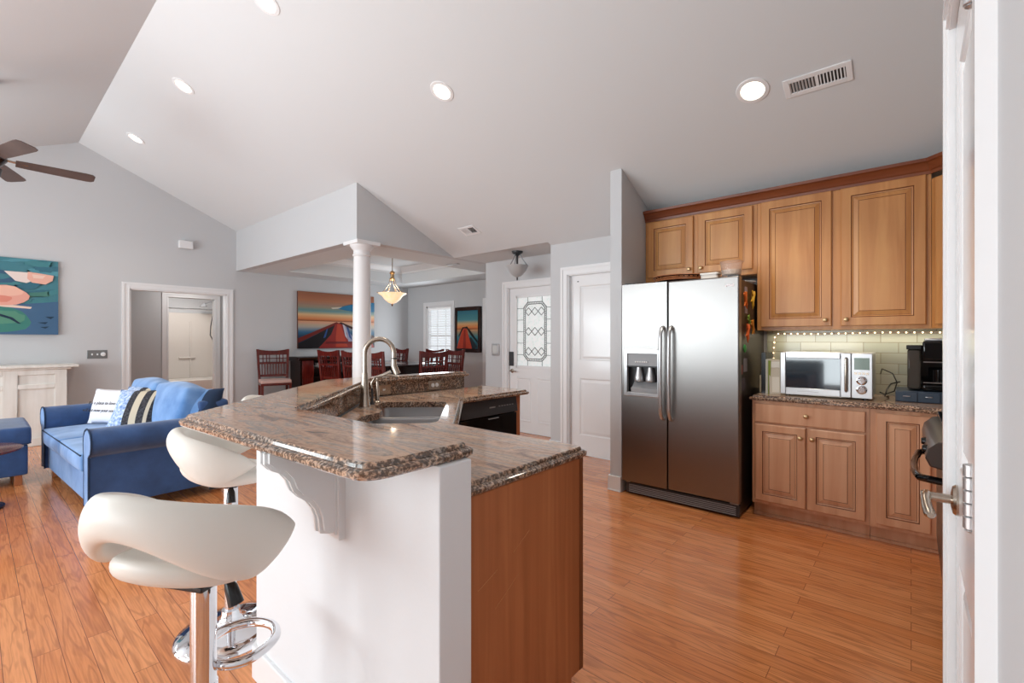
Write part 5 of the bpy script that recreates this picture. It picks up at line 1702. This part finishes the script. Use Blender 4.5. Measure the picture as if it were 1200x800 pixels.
def text_mesh(s_, size, m, parent, name='lettering'):
    cu = bpy.data.curves.new('txt', 'FONT')
    cu.body = s_
    cu.size = size
    cu.align_x = 'CENTER'
    cu.extrude = 0.0008
    cu.shear = 0.3
    tmp = bpy.data.objects.new('txt', cu)
    C.objects.link(tmp)
    dg = bpy.context.evaluated_depsgraph_get()
    me = bpy.data.meshes.new_from_object(tmp.evaluated_get(dg))
    bpy.data.objects.remove(tmp)
    o = bpy.data.objects.new(name, me)
    me.materials.clear(); me.materials.append(m)
    C.objects.link(o)
    o.parent = parent
    return o
# white pillow with two lines of script, against the left arm facing the camera
p = pillow('throw_pillow', 'white throw pillow with two lines of dark script', (-5.86, 0.86, 0.49), (radians(-14), 0, radians(30)), 0.48, 0.34, 0.13, M['pillow'])
for k, s_ in enumerate(("It's a place to love lives", "will set now your soul renew")):
    o = text_mesh(s_, 0.042, M['ink'], p)
    o.rotation_euler = (pi/2, 0, 0)
    o.location = (0, -0.068, 0.18-k*0.07)
def pm(u, v):
    return 0 if v < 0.35 else (1 if int(v*14) % 3 == 0 else 2)
def pm2(u, v):
    return 0 if u < 0.35 else (2 if int(u*14) in (7, 8, 11) else 1)
pillow('throw_pillow', 'patterned black, cream and pale blue throw pillow, the front one of the pair', (-5.30, 0.92, 0.49), (radians(-30), 0, radians(44)), 0.42, 0.40, 0.13, None, mats=[M['paleblue'], M['blackcl'], M['cream']], matf=pm2)
pillow('throw_pillow', 'patterned black, cream and pale blue throw pillow, the rear one leaning behind its twin', (-5.47, 1.00, 0.49), (radians(-26), 0, radians(40)), 0.42, 0.40, 0.12, None, mats=[M['paleblue'], M['blackcl'], M['cream']], matf=pm2)
p = pillow('throw_pillow', 'plain denim blue throw pillow with dark end tucked into the loveseat corner', (-4.72, 1.22, 0.52), (radians(-22), 0, radians(36)), 0.46, 0.38, 0.24, None, mats=[M['denim_lit'], M['piping']], matf=lambda u, v: 1 if u > 0.78 else 0)

# ottoman
t = thing('ottoman', 'blue slipcovered ottoman at the left edge in front of the loveseat', 'ottoman', (-6.42, -0.02, 0))
softbox('base', -0.40, 0.40, -0.46, 0.36, 0.09, 0.36, M['denim'], t, 0.03)
c_ = softbox('cushion', -0.42, 0.42, -0.48, 0.38, 0.36, 0.52, M['denim'], t, 0.04, 0.03)
MB().tube([(-0.41, -0.47, 0.49), (0.41, -0.47, 0.49), (0.41, 0.37, 0.49), (-0.41, 0.37, 0.49)], 0.006, 6, closed=True).build('piping', M['piping'], c_)
MB().tube([(-0.415, -0.475, 0.375), (0.415, -0.475, 0.375), (0.415, 0.375, 0.375), (-0.415, 0.375, 0.375)], 0.006, 6, closed=True).build('piping', M['piping'], c_)
for x in (-0.35, 0.35):
    for y in (-0.4, 0.3):
        MB().box(x-0.025, x+0.025, y-0.025, y+0.025, 0, 0.10).build('leg', M['panel'], t, bevel=0.004)
# round side table
t = thing('side_table', 'round brown side table top just entering at the left edge', 'side table', (-5.40, -0.02, 0))
MB().lathe([(0.02, 0.435), (0.28, 0.435), (0.30, 0.445), (0.30, 0.455), (0.285, 0.462), (0.02, 0.462)], (0, 0, 0), 48).build('top', M['cherry'], t)
MB().lathe([(0.03, 0.03), (0.028, 0.2), (0.04, 0.435)], (0, 0, 0), 20).build('post', M['espresso'], t)
MB().lathe([(0.20, 0), (0.20, 0.015), (0.05, 0.03), (0.02, 0.035)], (0, 0, 0), 32).build('base', M['espresso'], t)

# ================================================================== DINING
TB = (-6.55, 4.52)
def table():
    t = thing('dining_table', 'long dark counter-height dining table under the pendant', 'table', (TB[0], TB[1], 0))
    MB().box(-0.95, 0.72, -0.55, 0.55, 0.885, 0.915).build('tabletop', M['espresso'], t, bevel=0.006)
    MB().box(-0.88, 0.65, -0.48, 0.48, 0.77, 0.885).build('apron', M['espresso'], t, smooth=0)
    for x in (-0.87, 0.64):
        for y in (-0.47, 0.47):
            MB().box(x-0.045, x+0.045, y-0.045, y+0.045, 0, 0.885).build('leg', M['espresso'], t, bevel=0.006)
table()
GC = 'dark cherry lattice-back dining chairs'
def make_chair(label, red=False, loc=(0, 0, 0), rz=0):
    m = M['cherry_red'] if red else M['cherry']
    t = thing('dining_chair', label, 'chair', loc, rz, GC)
    sh = 0.61
    H_ = 1.14
    # faces -Y; back at +Y
    mb = MB().box(-0.23, 0.23, -0.23, 0.21, sh-0.06, sh-0.02)
    mb.build('seat_frame', m, t, bevel=0.004)
    softbox('seat', -0.225, 0.225, -0.225, 0.18, sh-0.03, sh+0.03, M['pinkseat'], t, 0.02, 0.01, 1)
    for s_ in (-1, 1):
        MB().hexa([(s_*0.21-0.02, 0.19, 0), (s_*0.21+0.02, 0.19, 0), (s_*0.21+0.02, 0.235, 0), (s_*0.21-0.02, 0.235, 0),
                   (s_*0.21-0.02, 0.19, sh), (s_*0.21+0.02, 0.19, sh), (s_*0.21+0.02, 0.235, sh), (s_*0.21-0.02, 0.235, sh)])\
            .hexa([(s_*0.21-0.02, 0.19, sh), (s_*0.21+0.02, 0.19, sh), (s_*0.21+0.02, 0.235, sh), (s_*0.21-0.02, 0.235, sh),
                   (s_*0.235-0.02, 0.25, H_), (s_*0.235+0.02, 0.25, H_), (s_*0.235+0.02, 0.285, H_), (s_*0.235-0.02, 0.285, H_)]).build('leg', m, t, bevel=0.003)
        MB().box(s_*0.205-0.02, s_*0.205+0.02, -0.22, -0.18, 0, sh-0.05).build('leg', m, t, bevel=0.003)
    def yb(z): return 0.205+(z-sh)/(H_-sh)*0.06
    # top rail, concave top
    mb = MB()
    n = 8
    A = []; B = []
    for i in range(n+1):
        u = -1+2*i/n
        zt = H_-0.03*(1-u*u)+0.0
        A.append((u*0.235, zt)); B.append((u*0.235, H_-0.10))
    pf = A+list(reversed(B))
    mb.rings([[(p[0], yb(p[1])+0.0, p[1]) for p in pf], [(p[0], yb(p[1])+0.025, p[1]) for p in pf]])
    mb.build('top_rail', m, t, smooth=0)
    z1_ = H_-0.10; z0_ = H_-0.22
    mb = MB()
    def bar(x0_, x1_, za, zb_):
        mb.hexa([(x0_, yb(za)+0.003, za), (x1_, yb(za)+0.003, za), (x1_, yb(za)+0.018, za), (x0_, yb(za)+0.018, za),
                 (x0_, yb(zb_)+0.003, zb_), (x1_, yb(zb_)+0.003, zb_), (x1_, yb(zb_)+0.018, zb_), (x0_, yb(zb_)+0.018, zb_)])
    for x in (-0.155, -0.10, -0.055, 0.055, 0.10, 0.155): bar(x-0.007, x+0.007, z0_, z1_)
    bar(-0.215, 0.215, (z0_+z1_)/2-0.007, (z0_+z1_)/2+0.007)
    mb.build('lattice', m, t, smooth=0)
    mb = MB(); bar(-0.225, 0.225, z0_-0.035, z0_); bar(-0.215, 0.215, sh+0.06, sh+0.10)
    mb.build('cross_rail', m, t, smooth=0)
    mb = MB()
    for k in range(9):
        x = -0.17+0.0425*k
        bar(x-0.008, x+0.008, sh+0.10, z0_-0.035)
    mb.build('slats', m, t, smooth=0)
    mb = MB()
    mb.box(-0.19, 0.19, -0.21, -0.19, 0.22, 0.25).box(-0.215, -0.195, -0.19, 0.2, 0.26, 0.29).box(0.195, 0.215, -0.19, 0.2, 0.26, 0.29)
    mb.build('stretcher', m, t, smooth=0)
    return t
c0 = make_chair('dark cherry dining chair standing alone against the far wall', False, (-8.1, 3.33, 0), radians(74))
r0 = make_chair('red cherry chair nearest the sideboard, its back turned to the viewer', True, (-7.10, 3.98, 0), radians(190))
dup(r0, (-6.36, 3.98, 0), radians(190), 'red cherry chair just left of the white column')
dup(r0, (-5.76, 3.93, 0), radians(185), 'red cherry chair seen between the column and the faucet neck')
dup(c0, (-7.35, 5.05, 0), radians(-8), 'dark cherry chair on the far side of the table under the pendant')
dup(r0, (-5.62, 4.50, 0), radians(-95), 'red cherry chair at the near end of the table, in front of the window')
dup(c0, (-6.45, 5.12, 0), radians(-4), 'red-brown chair behind the table, half hidden by the chair in front of the window', GC)
dup(r0, (-5.86, 5.06, 0), radians(-6), 'red cherry chair at the far side of the table below the framed print')

# sideboard
t = thing('sideboard', 'dark wood sideboard with open shelves under the pier canvas', 'sideboard', (XL, 4.55, 0))
MB().extr([(0.005, 1.0), (0.46, 1.0), (0.48, 0.985), (0.47, 0.965), (0.44, 0.945), (0.42, 0.93), (0.005, 0.93)], 'y', -0.84, 0.84).build('top', M['espresso'], t, bevel=0.004)
mb = MB().box(0.005, 0.40, -0.79, -0.76, 0, 0.93).box(0.005, 0.40, 0.76, 0.79, 0, 0.93).box(0.005, 0.02, -0.76, 0.76, 0.05, 0.93).box(0.005, 0.40, -0.76, 0.76, 0.05, 0.08)
mb.build('carcass', M['espresso'], t, smooth=0)
MB().box(0.02, 0.39, -0.76, 0.76, 0.62, 0.64).box(0.02, 0.39, -0.76, 0.76, 0.78, 0.79).build('shelf', M['espresso'], t, smooth=0)
for y in (-0.76, 0.56):
    MB().extr([(0.40, 0.08), (0.40, 0.93), (0.41, 0.93), (0.43, 0.80), (0.425, 0.7), (0.40, 0.6)], 'y', y, y+0.20).box(0.39, 0.405, y, y+0.20, 0.08, 0.6).build('side_door', M['cherry_red'], t, bevel=0.003)
t = thing('dish_stack', 'stack of white dishes on the sideboard shelf', 'dishes', (XL+0.28, 4.14, 0.79))
MB().lathe([(0.04, 0), (0.09, 0.012), (0.11, 0.03), (0.10, 0.03), (0.05, 0.015)], (0, 0, 0), 24).lathe([(0.04, 0.016), (0.085, 0.028), (0.10, 0.048), (0.09, 0.05), (0.03, 0.03)], (0, 0, 0), 24).build('plates', M['white'], t)
MB().lathe([(0.03, 0.03), (0.055, 0.06), (0.06, 0.09), (0.055, 0.09), (0.03, 0.045)], (0, 0, 0), 20).build('bowl', M['white'], t)
o = MB().lathe([(0.03, 0), (0.05, 0.01), (0.06, 0.06), (0.055, 0.06), (0.04, 0.012)], (0, 0, 0), 20).build('bowl', cm('9FB0C8', 0.3), None)
o.location = (XL+0.28, 4.36, 0.79)
tag(o, 'small pale blue bowl on the sideboard shelf beside the dish stack', 'bowl')
o = MB().box(-0.35, 0.35, -0.14, 0.14, 0, 0.004).build('table_runner', cm('C9BFBE'), None, smooth=0)
o.location = (TB[0]-0.1, TB[1], 0.915)
tag(o, 'pale cloth runner on the dining table', 'runner')
